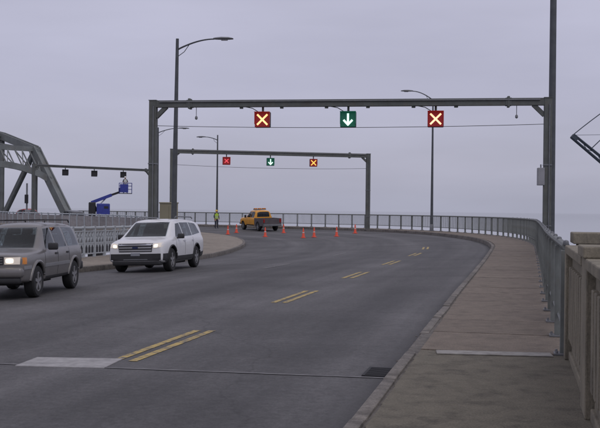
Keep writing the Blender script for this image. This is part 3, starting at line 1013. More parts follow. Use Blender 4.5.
A2, B2 = (-10.75, 79.6, 0), (5.95, 83.5, 0)
g2, a2, b2, d2, rz2 = gantry('farther gantry beyond the pickup truck with red, green and orange signals', A2, B2, inner_z(-10.75, 79.6), -0.1, 6.42, 0.34, 0.34, clamps=(0.10, 0.90))
for px, kd, lb in ((226, 'R', 'small red signal on the farther gantry, leftmost of its three'), (270, 'A', 'small green arrow signal in the middle of the farther gantry'), (313, 'O', 'small orange X signal on the right half of the farther gantry')):
    p = on_beam(A2, B2, frac_for_px(A2, B2, px), 6.42 - 0.72)
    signal('lane_signal', lb, kd, p, rz2 - R(4), 0.66, 'lane control signals')
A3, B3 = (-26.7, 95.0, 0), (-16.6, 104.9, 0)
g3, a3, b3, d3, rz3 = gantry('farthest gantry by the truss bridge with three dark unlit signals', A3, B3, inner_z(-26.7, 95), 0.0, 5.8, 0.26, 0.26, clamps=(0.96,))
for px, lb in ((65, 'dark unlit signal on the farthest gantry, nearest the truss'), (94, 'dark unlit signal in the middle of the farthest gantry'), (123, 'dark unlit signal just above the worker in the lift basket')):
    p = on_beam(A3, B3, frac_for_px(A3, B3, px), 5.8 - 0.60)
    signal('lane_signal', lb, 'D', p, rz3 - R(25), 0.62, 'lane control signals')

# span wires
def wire(label, p0, p1, sag, r=0.012):
    p0, p1 = Vector(p0), Vector(p1)
    pts = []
    for k in range(21):
        f = k / 20
        pts.append(p0.lerp(p1, f) - Vector((0, 0, sag * 4 * f * (1 - f))))
    tag(MB().tube(pts, r, 6).build('span_wire', CABL, None, True), label, 'cable', 'span wires under the gantries')
wire('thin wire strung between the posts of the near gantry', (-5.79, 38.28, 4.93), (9.2, 36.02, 4.95), 0.10)
wire('thin wire strung between the posts of the farther gantry', (-10.58, 79.64, 5.3), (5.78, 83.46, 5.3), 0.15, 0.016)

# ------------------------------------------------------------------ street lamps
def street_lamp(label, base, h, arm_dir, arm_len, r0=0.125, r1=0.07, rise=0.55, lean=(0, 0), hl=0.8, armz=0.55):
    z0 = base[2]
    root = tag(empty('street_lamp', base), label, 'street lamp', 'street lamps along the roadway')
    a = math.atan2(arm_dir[1], arm_dir[0])
    MB().lathe([(r0 * 1.9, 0.0), (r0 * 1.9, 0.04), (r0 * 1.35, 0.06), (r0 * 1.25, 0.5), (r0, 0.55)], 12).build('base', GALV, root, True)
    H = h - z0
    MB().tube([(0, 0, 0.5), (lean[0] * .5, lean[1] * .5, H * 0.5), (lean[0], lean[1], H)], [r0, (r0 + r1) / 2, r1], 12).build('pole', LAMPP, root, True)
    e = Vector((math.cos(a), math.sin(a), 0))
    top = Vector((lean[0], lean[1], H - armz))
    pts = []
    for k in range(13):
        f = k / 12
        pts.append(top + e * arm_len * f + Vector((0, 0, rise * math.sin(f * math.pi / 2) ** 0.9)))
    MB().tube(pts, [0.045 - 0.012 * k / 12 for k in range(13)], 8).build('arm', LAMPP, root, True)
    MB().tube([top - Vector((0, 0, .35)), top - Vector((0, 0, .1)) + e * .35, pts[4]], 0.018, 6).build('brace', LAMPP, root, True)
    end = pts[-1]
    hd = MB()
    prev = None
    for f, w, t_, b_ in ((0, .05, .04, -.04), (.12, .10, .06, -.05), (.4, .15, .085, -.06), (.75, .15, .07, -.06), (.95, .10, .03, -.05), (1, .05, .0, -.04)):
        n_ = 10; c_ = end + e * (f * hl - 0.05)
        sd_ = Vector((-e.y, e.x, 0))
        rg = []
        for q in range(n_):
            an = 2 * math.pi * q / n_
            zz = math.sin(an); zz = zz * (t_ if zz > 0 else -b_)
            rg.append(hd.bm.verts.new(c_ + sd_ * w * math.cos(an) + Vector((0, 0, zz + 0.02))))
        if prev:
            for q in range(n_): hd._q([prev[q], prev[(q + 1) % n_], rg[(q + 1) % n_], rg[q]])
        else: hd._q(rg)
        prev = rg
    hd._q(prev)
    head = hd.build('lamp_head', GALV, root, True)
    ln = MB(); c_ = end + e * (0.55 * hl - 0.05)
    ln.box((c_.x, c_.y, c_.z - 0.055), (0.32, 0.2, 0.03), Matrix.Rotation(a, 3, 'Z'), 0.01); ln.build('lens', GREYBOX, head)
    return root
street_lamp('tall street lamp at left, its curved arm reaching right above the near gantry', (-6.25, 47.0, inner_z(-6.25, 47)), 10.0, (1, -0.10), 1.85, r0=0.15, r1=0.075, rise=0.52, lean=(0.10, 0), hl=1.0)
street_lamp('small street lamp whose arm shows right of the near gantry left post', (-14.6, 97.3, road_z(-14.6, 97.3)), 9.9, (1, 0.1), 2.1, r0=0.11, r1=0.06, rise=0.5, hl=1.1)
street_lamp('slim street lamp behind the worker in the vest, arm pointing left', (-8.75, 100.0, -0.2), 9.4, (-1, 0.25), 1.4, r0=0.12, r1=0.065, rise=0.35, hl=1.0)
street_lamp('slim street lamp on the bend, its pole under the right X signal', (10.75, 77.5, 0), 10.75, (-1, -0.05), 1.7, r0=0.12, r1=0.06, rise=0.72, hl=1.0, armz=0.1)
street_lamp('tall dark pole rising out of frame beside the gantry right post', (9.76, 36.95, -0.9), 12.4, (-1, 0.15), 2.2, r0=0.155, r1=0.12, rise=0.5)

# ------------------------------------------------------------------ cabinet on the island
cx, cy = -6.95, 50.3
cz = inner_z(cx, cy)
cab = tag(empty('utility_cabinet', (cx, cy, cz), R(8)), 'olive utility cabinet on the island just behind the white vehicle', 'cabinet')
MB().box((0, 0, 1.22), (0.95, 0.7, 2.32), None, 0.02).build('case', CABIN, cab)
MB().box((0, 0, 0.05), (1.05, 0.8, 0.10)).build('plinth', CONC, cab)
MB().box((0, 0, 2.42), (1.03, 0.78, 0.07), None, 0.02).build('lid', CABIN, cab)
for s in (-1, 1):
    d_ = MB().box((s * 0.235, -0.358, 1.22), (0.45, 0.014, 2.1), None, 0.004).build('door', CABIN, cab)
    MB().box((s * 0.06, -0.375, 1.2), (0.025, 0.02, 0.18)).build('handle', GALV, d_)

# ------------------------------------------------------------------ truss bridge
tr = tag(empty('truss_bridge', (0, 0, 0)), 'grey steel through truss bridge with arched portal at far left', 'bridge')
L0R = Vector((-27.8, 115.3, 0)); h3 = Vector((HD.x, HD.y, 0)); n3 = Vector((-HD.y, HD.x, 0))
n3 = Vector((-0.669, -0.743, 0))      # towards the other truss
TW = 12.2; PL = 7.9; NPAN = 12
ztop = [None, 8.95, 11.0, 12.4, 13.0, 13.3, 13.4, 13.3, 13.0, 12.4, 11.0, 8.95, None]
def member(name, a, b_, w, h, parent=tr, lattice=True):
    m = MB()
    a, b_ = Vector(a), Vector(b_)
    d = (b_ - a).normalized(); up = Vector((0, 0, 1)) if abs(d.z) < 0.95 else h3
    s_ = d.cross(up).normalized(); u_ = s_.cross(d)
    # two flanges and a web, like riveted channels
    m.beam(a + s_ * w * .42, b_ + s_ * w * .42, w * .16, h, up)
    m.beam(a - s_ * w * .42, b_ - s_ * w * .42, w * .16, h, up)
    m.beam(a, b_, w * .68, h * .62, up)
    return m.build(name, TRUSS, parent)
for side, org in (('r', L0R), ('l', L0R + n3 * TW)):
    Lp = [org + h3 * PL * k + Vector((0, 0, -0.1)) for k in range(NPAN + 1)]
    Up = [None if ztop[k] is None else org + h3 * PL * k + Vector((0, 0, ztop[k])) for k in range(NPAN + 1)]
    member('end_post', Lp[0], Up[1], 0.95, 1.0); member('end_post', Lp[-1], Up[-2], 0.95, 1.0)
    for k in range(1, NPAN - 1):
        member('top_chord', Up[k], Up[k + 1], 0.9, 0.9)
    for k in range(NPAN):
        member('bottom_chord', Lp[k], Lp[k + 1], 0.5, 0.5)
    for k in range(1, NPAN):
        member('vertical', Lp[k], Up[k], 0.45, 0.5)
    for k in range(1, NPAN // 2):
        member('diagonal', Up[k], Lp[k + 1], 0.5, 0.55)
    for k in range(NPAN // 2 + 1, NPAN):
        member('diagonal', Up[k], Lp[k - 1], 0.5, 0.55)
    for k in (1, 2, 3):
        gp = MB(); gp.beam(Up[k] - h3 * .7 - Vector((0, 0, .25)), Up[k] + h3 * .7 - Vector((0, 0, .25)), 0.80, 0.62); gp.build('gusset_plate', TRUSS, tr)
for k in range(1, NPAN):
    a = L0R + h3 * PL * k + Vector((0, 0, ztop[k])); member('top_strut', a, a + n3 * TW, 0.42, 0.6)
    if k < NPAN - 1:
        c = L0R + h3 * PL * (k + 1) + Vector((0, 0, ztop[k + 1]))
        m = MB(); m.beam(a, c + n3 * TW, 0.14, 0.14); m.build('sway_brace', TRUSS, tr)
        m = MB(); m.beam(a + n3 * TW, c, 0.14, 0.14); m.build('sway_brace', TRUSS, tr)
# portal: arched strut and lattice in the plane of the end posts
ep = (h3 * PL + Vector((0, 0, ztop[1] + .1)))
def portal(f, v):                      # f across, v up the end post 0..1
    return L0R + n3 * TW * f + ep * v + Vector((0, 0, -0.1))
arch = []
for k in range(13):
    f = k / 12; arch.append((f, 0.56 + 0.20 * math.sin(math.pi * f) ** 0.7))
m = MB()
for (f0, v0), (f1, v1) in zip(arch, arch[1:]):
    m.beam(portal(f0, v0), portal(f1, v1), 0.45, 0.75)
m.build('portal_arch', TRUSS, tr)
for k in range(1, 12):
    f, v = arch[k]
    m = MB(); m.beam(portal(f, v), portal(f, 0.97), 0.12, 0.12); m.build('portal_hanger', TRUSS, tr)
    f2, v2 = arch[k - 1] if k % 2 else arch[k + 1]
    m = MB(); m.beam(portal(f, v), portal(f2, 0.97), 0.12, 0.12); m.build('portal_lacing', TRUSS, tr)
for k in range(NPAN + 1):
    a = L0R + h3 * PL * k + Vector((0, 0, -0.9)); m = MB(); m.beam(a, a + n3 * TW, 0.35, 0.8); m.build('floor_beam', TRUSS, tr)
# roadside sign post in front of the truss
sp_ = tag(empty('signal_post', (-27.9, 97.0, inner_z(-27.9, 97.0))), 'slim post with a dark signal head in front of the truss portal', 'signal post')
MB().tube([(0, 0, 0), (0, 0, 4.2)], 0.09, 8).build('pole', GALV, sp_)
MB().box((0.0, -0.15, 2.6), (0.34, 0.25, 0.9), None, 0.04).build('signal_head', DRKBOX, sp_)
MB().box((0.12, -0.15, 1.15), (0.5, 0.35, 0.7), None, 0.03).build('control_case', GREYBOX, sp_)

# ------------------------------------------------------------------ vehicles
def ring_pts(st_):
    (x, zb, wb, zs, ws, wr, zr) = st_
    zmid = 0.5 * (zb + zs) + 0.04
    z6 = max(zr - 0.11, zs + 0.04 + (zr - zs - 0.04) * 0.45)
    half = [(0.0, zb), (wb * 0.95, zb), (wb, zb + 0.05), (max(ws, wb) + 0.012, zmid), (ws, zs), (ws - 0.05, zs + 0.04), (wr + 0.02, z6), (wr - 0.10, zr - 0.012), (0.0, zr + 0.012)]
    return [(x, y, z) for y, z in half + [(-y, z) for y, z in reversed(half[1:-1])]]
def cabin_cutters(cabin, wins, mats):
    out = []
    m = MB(); m.mi = 1; prev = first = None
    for st_ in cabin:
        rg = [m.bm.verts.new(p) for p in ring_pts(st_)]
        n = len(rg)
        if prev:
            for k in range(n): m._q([prev[k], prev[(k + 1) % n], rg[(k + 1) % n], rg[k]])
        else: first = rg
        prev = rg
    m._q(list(first)); m._q(list(prev))
    out.append(m.mesh('cut', mats))
    for ax, quad, d0, d1 in wins:
        q = [Vector(p) for p in quad]; c = sum(q, Vector((0, 0))) / 4
        q = [c + (p - c) * 0.97 for p in q]
        m = MB(); m.mi = 1
        m.prism([tuple(p) for p in q], d0, d1, 'yz' if ax in 'fb' else 'xz')
        out.append(m.mesh('cut', mats))
    return out
def loft_body(stations, mats, cuts, wr_cut, ylim, sub=2, cabin=None, wins=()):
    m = MB()
    prev = None
    first = None
    for (x, zb, wb, zs, ws, wr, zr) in stations:
        zmid = 0.5 * (zb + zs) + 0.04
        z6 = max(zr - 0.11, zs + 0.04 + (zr - zs - 0.04) * 0.45)
        half = [(0.0, zb), (wb * 0.95, zb), (wb, zb + 0.05), (max(ws, wb) + 0.012, zmid), (ws, zs), (ws - 0.05, zs + 0.04), (wr + 0.02, z6), (wr - 0.10, zr - 0.012), (0.0, zr + 0.012)]
        pts = half + [(-y, z) for y, z in reversed(half[1:-1])]
        rg = [m.bm.verts.new((x, y, z)) for y, z in pts]
        n = len(rg)
        if prev:
            for k in range(n): m._q([prev[k], prev[(k + 1) % n], rg[(k + 1) % n], rg[k]])
        else:
            first = rg
        prev = rg
    for rg in (first, prev):
        # cap with strips so that the subdivision stays clean
        n = len(rg)
        h = n // 2
        for k in range(h):
            a, b_, c, d = rg[k], rg[k + 1], rg[(n - k - 1) % n], rg[(n - k) % n]
            vs = []
            for v in (a, b_, c, d):
                if v not in vs: vs.append(v)
            if len(vs) >= 3: m._q(vs)
    me = m.mesh('body', mats, True, 50)
    o = bpy.data.objects.new('body_tmp', me); col.objects.link(o)
    s = o.modifiers.new('s', 'SUBSURF'); s.levels = sub; s.render_levels = sub
    ctmp = []
    for (cx_, r_) in cuts:
        for sd_ in (-1, 1):
            c = MB(); c.mi = 1
            c.lathe([(r_, ylim), (r_, ylim + 0.8)] if sd_ > 0 else [(r_, -ylim - 0.8), (r_, -ylim)], 28, (cx_, 0, wr_cut), 'y')
            co = bpy.data.objects.new('cut_tmp', c.mesh('cut', mats)); col.objects.link(co)
            bo = o.modifiers.new('b', 'BOOLEAN'); bo.operation = 'DIFFERENCE'; bo.object = co; bo.solver = 'EXACT'
            ctmp.append(co)
    if cabin:
        for cme in cabin_cutters(cabin, wins, mats):
            co = bpy.data.objects.new('cut_tmp', cme); col.objects.link(co)
            bo = o.modifiers.new('b', 'BOOLEAN'); bo.operation = 'DIFFERENCE'; bo.object = co; bo.solver = 'EXACT'
            ctmp.append(co)
    dg = bpy.context.evaluated_depsgraph_get(); dg.update()
    full = bpy.data.meshes.new_from_object(o.evaluated_get(dg))
    for md in list(o.modifiers):
        if md.type == 'BOOLEAN': md.show_viewport = False
    dg.update()
    plain = o.evaluated_get(dg).to_mesh()
    bvh = BVHTree.FromPolygons([v.co.copy() for v in plain.vertices], [list(p.vertices) for p in plain.polygons])
    o.evaluated_get(dg).to_mesh_clear()
    for c in ctmp:
        c.hide_render = True; me_ = c.data; bpy.data.objects.remove(c); bpy.data.meshes.remove(me_)
    bpy.data.objects.remove(o)
    full.polygons.foreach_set('use_smooth', [True] * len(full.polygons))
    full.set_sharp_from_angle(angle=R(42))
    return full, bvh

MISS = []
def patch(bvh, ax, quad, off=0.006, thick=0.02, nu=8, nv=5, rounded=False):
    """thin shell lying on the body: ax = f, b, l, r or t; quad = 4 corners in the two other axes"""
    q = [Vector(p) for p in quad]
    dirs = {'f': Vector((-1, 0, 0)), 'b': Vector((1, 0, 0)), 'l': Vector((0, -1, 0)), 'r': Vector((0, 1, 0)), 't': Vector((0, 0, -1))}
    d = dirs[ax]
    m = MB(); F = []; B = []
    for j in range(nv + 1):
        rf, rb = [], []
        for i in range(nu + 1):
            u, v = i / nu, j / nv
            if rounded:
                a, c = 2 * u - 1, 2 * v - 1
                a2 = a * math.sqrt(1 - c * c / 2); c2 = c * math.sqrt(1 - a * a / 2)
                u, v = (a2 + 1) / 2 * 0.5 + u * 0.5, (c2 + 1) / 2 * 0.5 + v * 0.5
            p = (q[0] * (1 - u) + q[1] * u) * (1 - v) + (q[3] * (1 - u) + q[2] * u) * v
            o = {'f': Vector((10, p[0], p[1])), 'b': Vector((-10, p[0], p[1])), 'l': Vector((p[0], 10, p[1])), 'r': Vector((p[0], -10, p[1])), 't': Vector((p[0], p[1], 10))}[ax]
            hit = bvh.ray_cast(o, d)
            if hit[0] is None:
                hp = bvh.find_nearest(o + d * (7.4 if ax in 'fb' else 8.9))[0]; MISS.append((ax, tuple(p)))
            else:
                hp = hit[0]
            rf.append(m.bm.verts.new(hp - d * off)); rb.append(m.bm.verts.new(hp + d * thick))
        F.append(rf); B.append(rb)
    for j in range(nv):
        for i in range(nu):
            m._q([F[j][i], F[j][i + 1], F[j + 1][i + 1], F[j + 1][i]]); m._q([B[j][i], B[j + 1][i], B[j + 1][i + 1], B[j][i + 1]])
    for i in range(nu):
        m._q([F[0][i], B[0][i], B[0][i + 1], F[0][i + 1]]); m._q([F[nv][i], F[nv][i + 1], B[nv][i + 1], B[nv][i]])
    for j in range(nv):
        m._q([F[j][0], F[j + 1][0], B[j + 1][0], B[j][0]]); m._q([F[j][nu], B[j][nu], B[j + 1][nu], F[j + 1][nu]])
    return m

def wheel(parent, x, y, r, w, spokes=5):
    s = 1 if y > 0 else -1
    root = obj('wheel', MB().lathe([(r * .2, -.05), (r * .2, .05)], 12, (0, 0, 0), 'y').mesh('hub', IRON), parent, (x, y, r))
    t = MB(); t.lathe([(r * .62, -w / 2), (r * .9, -w / 2), (r * .985, -w * .38), (r, -w * .2), (r, w * .2), (r * .985, w * .38), (r * .9, w / 2), (r * .62, w / 2), (r * .62, -w / 2)], 32, (0, 0, 0), 'y', False)
    t.build('tyre', BLACK, root, True, 30)
    rim = MB(); fo = s * (w / 2 - 0.015)
    rim.lathe([(r * .62, fo - s * .14), (r * .655, fo + s * .006), (r * .57, fo + s * .006), (r * .55, fo - s * .12)], 32, (0, 0, 0), 'y', False)
    rim.lathe(sorted([(r * .2, fo - s * .06), (r * .14, fo + s * .002)], key=lambda k: k[1]), 16, (0, 0, 0), 'y')
    for k in range(spokes):
        a = 2 * math.pi * k / spokes + 0.3
        rim.beam((r * .12 * math.cos(a), fo - s * .012, r * .12 * math.sin(a)), (r * .60 * math.cos(a), fo - s * .008, r * .60 * math.sin(a)), r * .19, 0.03, up=(0, 1, 0))
    rim.build('rim', ALLOY, root, True, 30)
    dsk = MB(); dsk.lathe(sorted([(r * .52, fo - s * .13), (r * .52, fo - s * .10)], key=lambda k: k[1]), 20, (0, 0, 0), 'y'); dsk.build('brake_disc', IRON, root)
    return root

def place_vehicle(root, x, y, yaw, track=1.6, wb=2.8):
    """yaw: direction the nose points, radians from +x"""
    c, s = math.cos(yaw), math.sin(yaw)
    zf = road_z(x + c * wb / 2, y + s * wb / 2); zb = road_z(x - c * wb / 2, y - s * wb / 2)
    zl = road_z(x - s * track / 2, y + c * track / 2); zr = road_z(x + s * track / 2, y - c * track / 2)
    root.location = (x, y, (zf + zb + zl + zr) / 4 + 0.002)
    root.rotation_euler = (math.atan2(zl - zr, track), -math.atan2(zf - zb, wb), yaw)

def mirror_quads(pts): return [(x, z) for x, z in pts]

def add(p, name, parent, material, smooth=True):
    return p.build(name, material, parent, smooth, 40)

def glass_mat():
    m = bpy.data.materials.new('window_glass'); m.use_nodes = True
    t = m.node_tree; t.nodes.clear()
    o = N(t, 'ShaderNodeOutputMaterial'); mx = N(t, 'ShaderNodeMixShader'); tr_ = N(t, 'ShaderNodeBsdfTransparent'); gl = N(t, 'ShaderNodeBsdfGlossy'); fr_ = N(t, 'ShaderNodeFresnel')
    tr_.inputs['Color'].default_value = (0.68, 0.72, 0.73, 1); gl.inputs['Roughness'].default_value = 0.03; fr_.inputs['IOR'].default_value = 1.5
    gl.inputs['Color'].default_value = (0.9, 0.93, 0.95, 1)
    ge = N(t, 'ShaderNodeNewGeometry'); iv = N(t, 'ShaderNodeMath', operation='SUBTRACT'); iv.inputs[0].default_value = 1.0
    t.links.new(ge.outputs['Backfacing'], iv.inputs[1])
    mu = N(t, 'ShaderNodeMath', operation='MULTIPLY'); t.links.new(fr_.outputs[0], mu.inputs[0]); t.links.new(iv.outputs[0], mu.inputs[1])
    t.links.new(mu.outputs[0], mx.inputs[0]); t.links.new(tr_.outputs[0], mx.inputs[1]); t.links.new(gl.outputs[0], mx.inputs[2]); t.links.new(mx.outputs[0], o.inputs['Surface'])
    return m
WGLASS = glass_mat()
SEATM = mat('seat_cloth', (0.16, 0.15, 0.14), 0.9, var=0.2)
def interior(root, xs, yw, zf, zseat, x_dash, z_dash, rows):
    for xr in rows:
        for s in (-1, 1):
            m = MB(); m.box((xr, s * yw, zseat), (.5, .5, .16), None, .05)
            m.beam((xr - .22, s * yw, zseat + .05), (xr - .34, s * yw, zseat + .62), .46, .13, up=(1, 0, 0))
            m.box((xr - .37, s * yw, zseat + .74), (.09, .26, .17), None, .03)
            m.build('seat', SEATM, root, True, 50)
    m = MB(); m.box((x_dash, 0, z_dash - .14), (.42, yw * 3.6, .26), None, .08); m.build('dashboard', CLAD, root, True, 50)
    m = MB(); pts = [(x_dash - .36 - .06 * math.sin(2 * math.pi * k / 18), yw + .185 * math.cos(2 * math.pi * k / 18), z_dash - .06 + .17 * math.sin(2 * math.pi * k / 18)) for k in range(19)]
    m.tube(pts, .016, 6); m.beam((x_dash - .36, yw, z_dash - .06), (x_dash - .15, yw, z_dash - .12), .07, .07); m.build('steering_wheel', BLACK, root, True)
    m = MB(); m.box((x_dash - .32, 0, z_dash + .40), (.03, .24, .07), None, .015); m.build('rear_view_mirror', CLAD, root)

# --- modern white sport utility vehicle
def white_suv():
    root = empty('sport_utility_vehicle')
    st = [(-2.60, .50, .78, .95, .84, .70, 1.30), (-2.56, .40, .86, 1.02, .91, .74, 1.56), (-2.40, .34, .92, 1.08, .95, .76, 1.70), (-1.7, .30, .95, 1.11, .975, .755, 1.755),
          (-.6, .28, .955, 1.09, .985, .75, 1.785), (.30, .28, .955, 1.07, .985, .735, 1.765), (.60, .28, .955, 1.065, .985, .72, 1.72), (1.42, .28, .955, 1.05, .975, .82, 1.17),
          (1.58, .28, .95, 1.035, .965, .82, 1.145), (2.05, .30, .93, .985, .94, .79, 1.09), (2.27, .33, .93, .92, .915, .76, 1.045), (2.37, .37, .88, .84, .86, .70, .965), (2.385, .38, .86, .82, .84, .68, .945)]
    WS, RW = [(-.74, 1.17), (.74, 1.17), (.62, 1.66), (-.62, 1.66)], [(-.70, 1.17), (.70, 1.17), (.62, 1.60), (-.62, 1.60)]
    SW = [('side_window', [(.92, 1.14), (.07, 1.15), (.07, 1.63), (.42, 1.60)]), ('side_window', [(.0, 1.15), (-.98, 1.17), (-.98, 1.645), (.0, 1.64)]), ('quarter_window', [(-1.05, 1.175), (-2.12, 1.25), (-1.86, 1.60), (-1.05, 1.645)])]
    cabin = [(-2.42, .75, .80, 1.08, .83, .64, 1.58), (-1.7, .72, .82, 1.1, .86, .66, 1.69), (.25, .72, .82, 1.07, .87, .64, 1.70), (.5, .72, .82, 1.06, .87, .62, 1.66), (1.22, .80, .80, .98, .84, .74, 1.13)]
    wins = [('f', WS, .3, 2.6), ('b', RW, -2.9, -2.2)] + [('s', q, a_, b_) for _, q in SW for a_, b_ in ((.5, 1.3), (-1.3, -.5))]
    me, bvh = loft_body(st, [WPAINT, CLAD], [(1.43, 0.455), (-1.43, 0.455)], 0.40, 0.66, 2, cabin, wins)
    interior(root, None, .38, .72, .80, 1.02, 1.13, (.05, -.95))
    body = obj('body', me, root)
    add(patch(bvh, 'f', [(-.74, 1.17), (.74, 1.17), (.62, 1.66), (-.62, 1.66)], nu=14, nv=8), 'windscreen', root, WGLASS)
    add(patch(bvh, 'b', [(-.70, 1.17), (.70, 1.17), (.62, 1.60), (-.62, 1.60)], nu=14, nv=8), 'rear_window', root, WGLASS)
    for ax, s in (('l', 1), ('r', -1)):
        for nm, q in (('side_window', [(.92, 1.14), (.07, 1.15), (.07, 1.63), (.42, 1.60)]), ('side_window', [(.0, 1.15), (-.98, 1.17), (-.98, 1.645), (.0, 1.64)]), ('quarter_window', [(-1.05, 1.175), (-2.12, 1.25), (-1.86, 1.60), (-1.05, 1.645)])):
            add(patch(bvh, ax, q), nm, root, WGLASS)
        add(patch(bvh, ax, [(.97, .30), (-.97, .30), (-.97, .50), (.97, .50)], 0.012), 'sill_cladding', root, CLAD)
        add(patch(bvh, ax, [(-1.88, .34), (-2.55, .42), (-2.55, .58), (-1.88, .54)], 0.008), 'rear_cladding', root, CLAD)
        add(patch(bvh, ax, [(1.86, .33), (2.30, .345), (2.30, .62), (1.90, .62)], 0.010), 'front_cladding', root, CLAD)
        for cx_ in (1.43, -1.43):   # wheel arch lip
            m = MB(); pts = []
            for k in range(17):
                a = R(2 + 176 * k / 16)
                px_, pz = cx_ + 0.475 * math.cos(a), 0.40 + 0.475 * math.sin(a)
                h_ = bvh.ray_cast(Vector((px_, 10 * s, pz)), Vector((0, -s, 0)))
                y_ = h_[0].y if h_[0] else s * 0.95
                pts.append((px_, y_, pz))
            m.tube(pts, 0.03, 6); m.build('arch_lip', CLAD, root, True)
        for xa, xb in ((1.02, 1.008), (.035, .023), (-.995, -1.007)):
            add(patch(bvh, ax, [(xa, .52), (xb, .52), (xb, 1.12), (xa, 1.12)], 0.003, nu=1, nv=8), 'door_seam', root, CLAD)
        for xa in (.20, -.84):
            add(patch(bvh, ax, [(xa, .985), (xa - .20, .985), (xa - .20, 1.02), (xa, 1.02)], 0.03, nu=3, nv=1), 'door_handle', root, CHROME if s else CHROME)
        add(patch(bvh, 'f', [(s * .60, .80), (s * .90, .84), (s * .93, 1.00), (s * .62, .95)], 0.012, nu=6, nv=4), 'headlamp', root, LAMPDIM)
        add(patch(bvh, 'f', [(s * .63, .825), (s * .76, .83), (s * .77, .935), (s * .64, .925)], 0.022, nu=4, nv=4, rounded=True), 'headlamp_bulb', root, LAMPON)
        add(patch(bvh, 'f', [(s * .60, .46), (s * .80, .47), (s * .80, .56), (s * .60, .56)], 0.02, nu=4, nv=3), 'fog_lamp', root, CLAD)
        add(patch(bvh, 'b', [(s * .60, .95), (s * .88, .95), (s * .88, 1.2), (s * .62, 1.2)], 0.012), 'tail_lamp', root, REDLENS)
        mm = MB(); mm.box((0.80, s * 1.075, 1.17), (.11, .24, .17), None, 0.04); mi = mm.build('wing_mirror', CLAD, root, True, 50)
        MB().box((0.82, s * .97, 1.11), (.06, .12, .05)).build('mirror_arm', CLAD, mi)
        MB().tube([(.15, s * .66, 1.80), (.05, s * .67, 1.845), (-1.75, s * .67, 1.835), (-1.9, s * .67, 1.78)], 0.022, 6).build('roof_rail', GALV, root, True)
        wheel(root, 1.43, s * .845, .39, .25); wheel(root, -1.43, s * .845, .39, .25)
    add(patch(bvh, 'f', [(-.56, .685), (.56, .685), (.60, .965), (-.60, .965)], 0.012, nu=10, nv=4), 'grille', root, CLAD)
    for z in (.735, .825, .915):
        add(patch(bvh, 'f', [(-.55, z - .022), (.55, z - .022), (.56, z + .022), (-.56, z + .022)], 0.028, nu=10, nv=2), 'grille_bar', root, CHROME)
    add(patch(bvh, 'f', [(-.10, .79), (.10, .79), (.10, .86), (-.10, .86)], 0.036, nu=6, nv=4, rounded=True), 'emblem', root, BLUEOVAL)
    add(patch(bvh, 'f', [(-.86, .385), (.86, .385), (.86, .625), (-.86, .625)], 0.014, nu=16, nv=4), 'lower_bumper', root, CLAD)
    ch = MB(); ch.box((2.17, 0, .325), (.36, 1.66, .17), None, .05); ch.build('chin_spoiler', CLAD, root, True, 50)
    MB().box((0, 0, .27), (2.1, 1.3, .12), None, .03).build('underbody', CLAD, root)
    add(patch(bvh, 'f', [(-.42, .42), (.42, .42), (.40, .45), (-.40, .45)], 0.03, nu=8, nv=2), 'skid_plate', root, GALV)
    add(patch(bvh, 'f', [(-.155, .555), (.155, .555), (.155, .65), (-.155, .65)], 0.03, nu=3, nv=2), 'number_plate', root, PLATE)
    for s in (-1, 1):
        MB().tube([(1.28, s * .05 + .1, 1.165), (1.18, s * .05 + .55 * s, 1.215)], 0.012, 5).build('wiper', CLAD, root)
    return root
suv = tag(white_suv(), 'white sport utility vehicle with lit headlamps approaching beside the island', 'car', 'vehicles on the bridge approach')
def yaw_of(vx, vy): return math.atan2(vy, vx)
place_vehicle(suv, -4.95, 33.5, yaw_of(-.174, -.985), 1.69, 2.86)

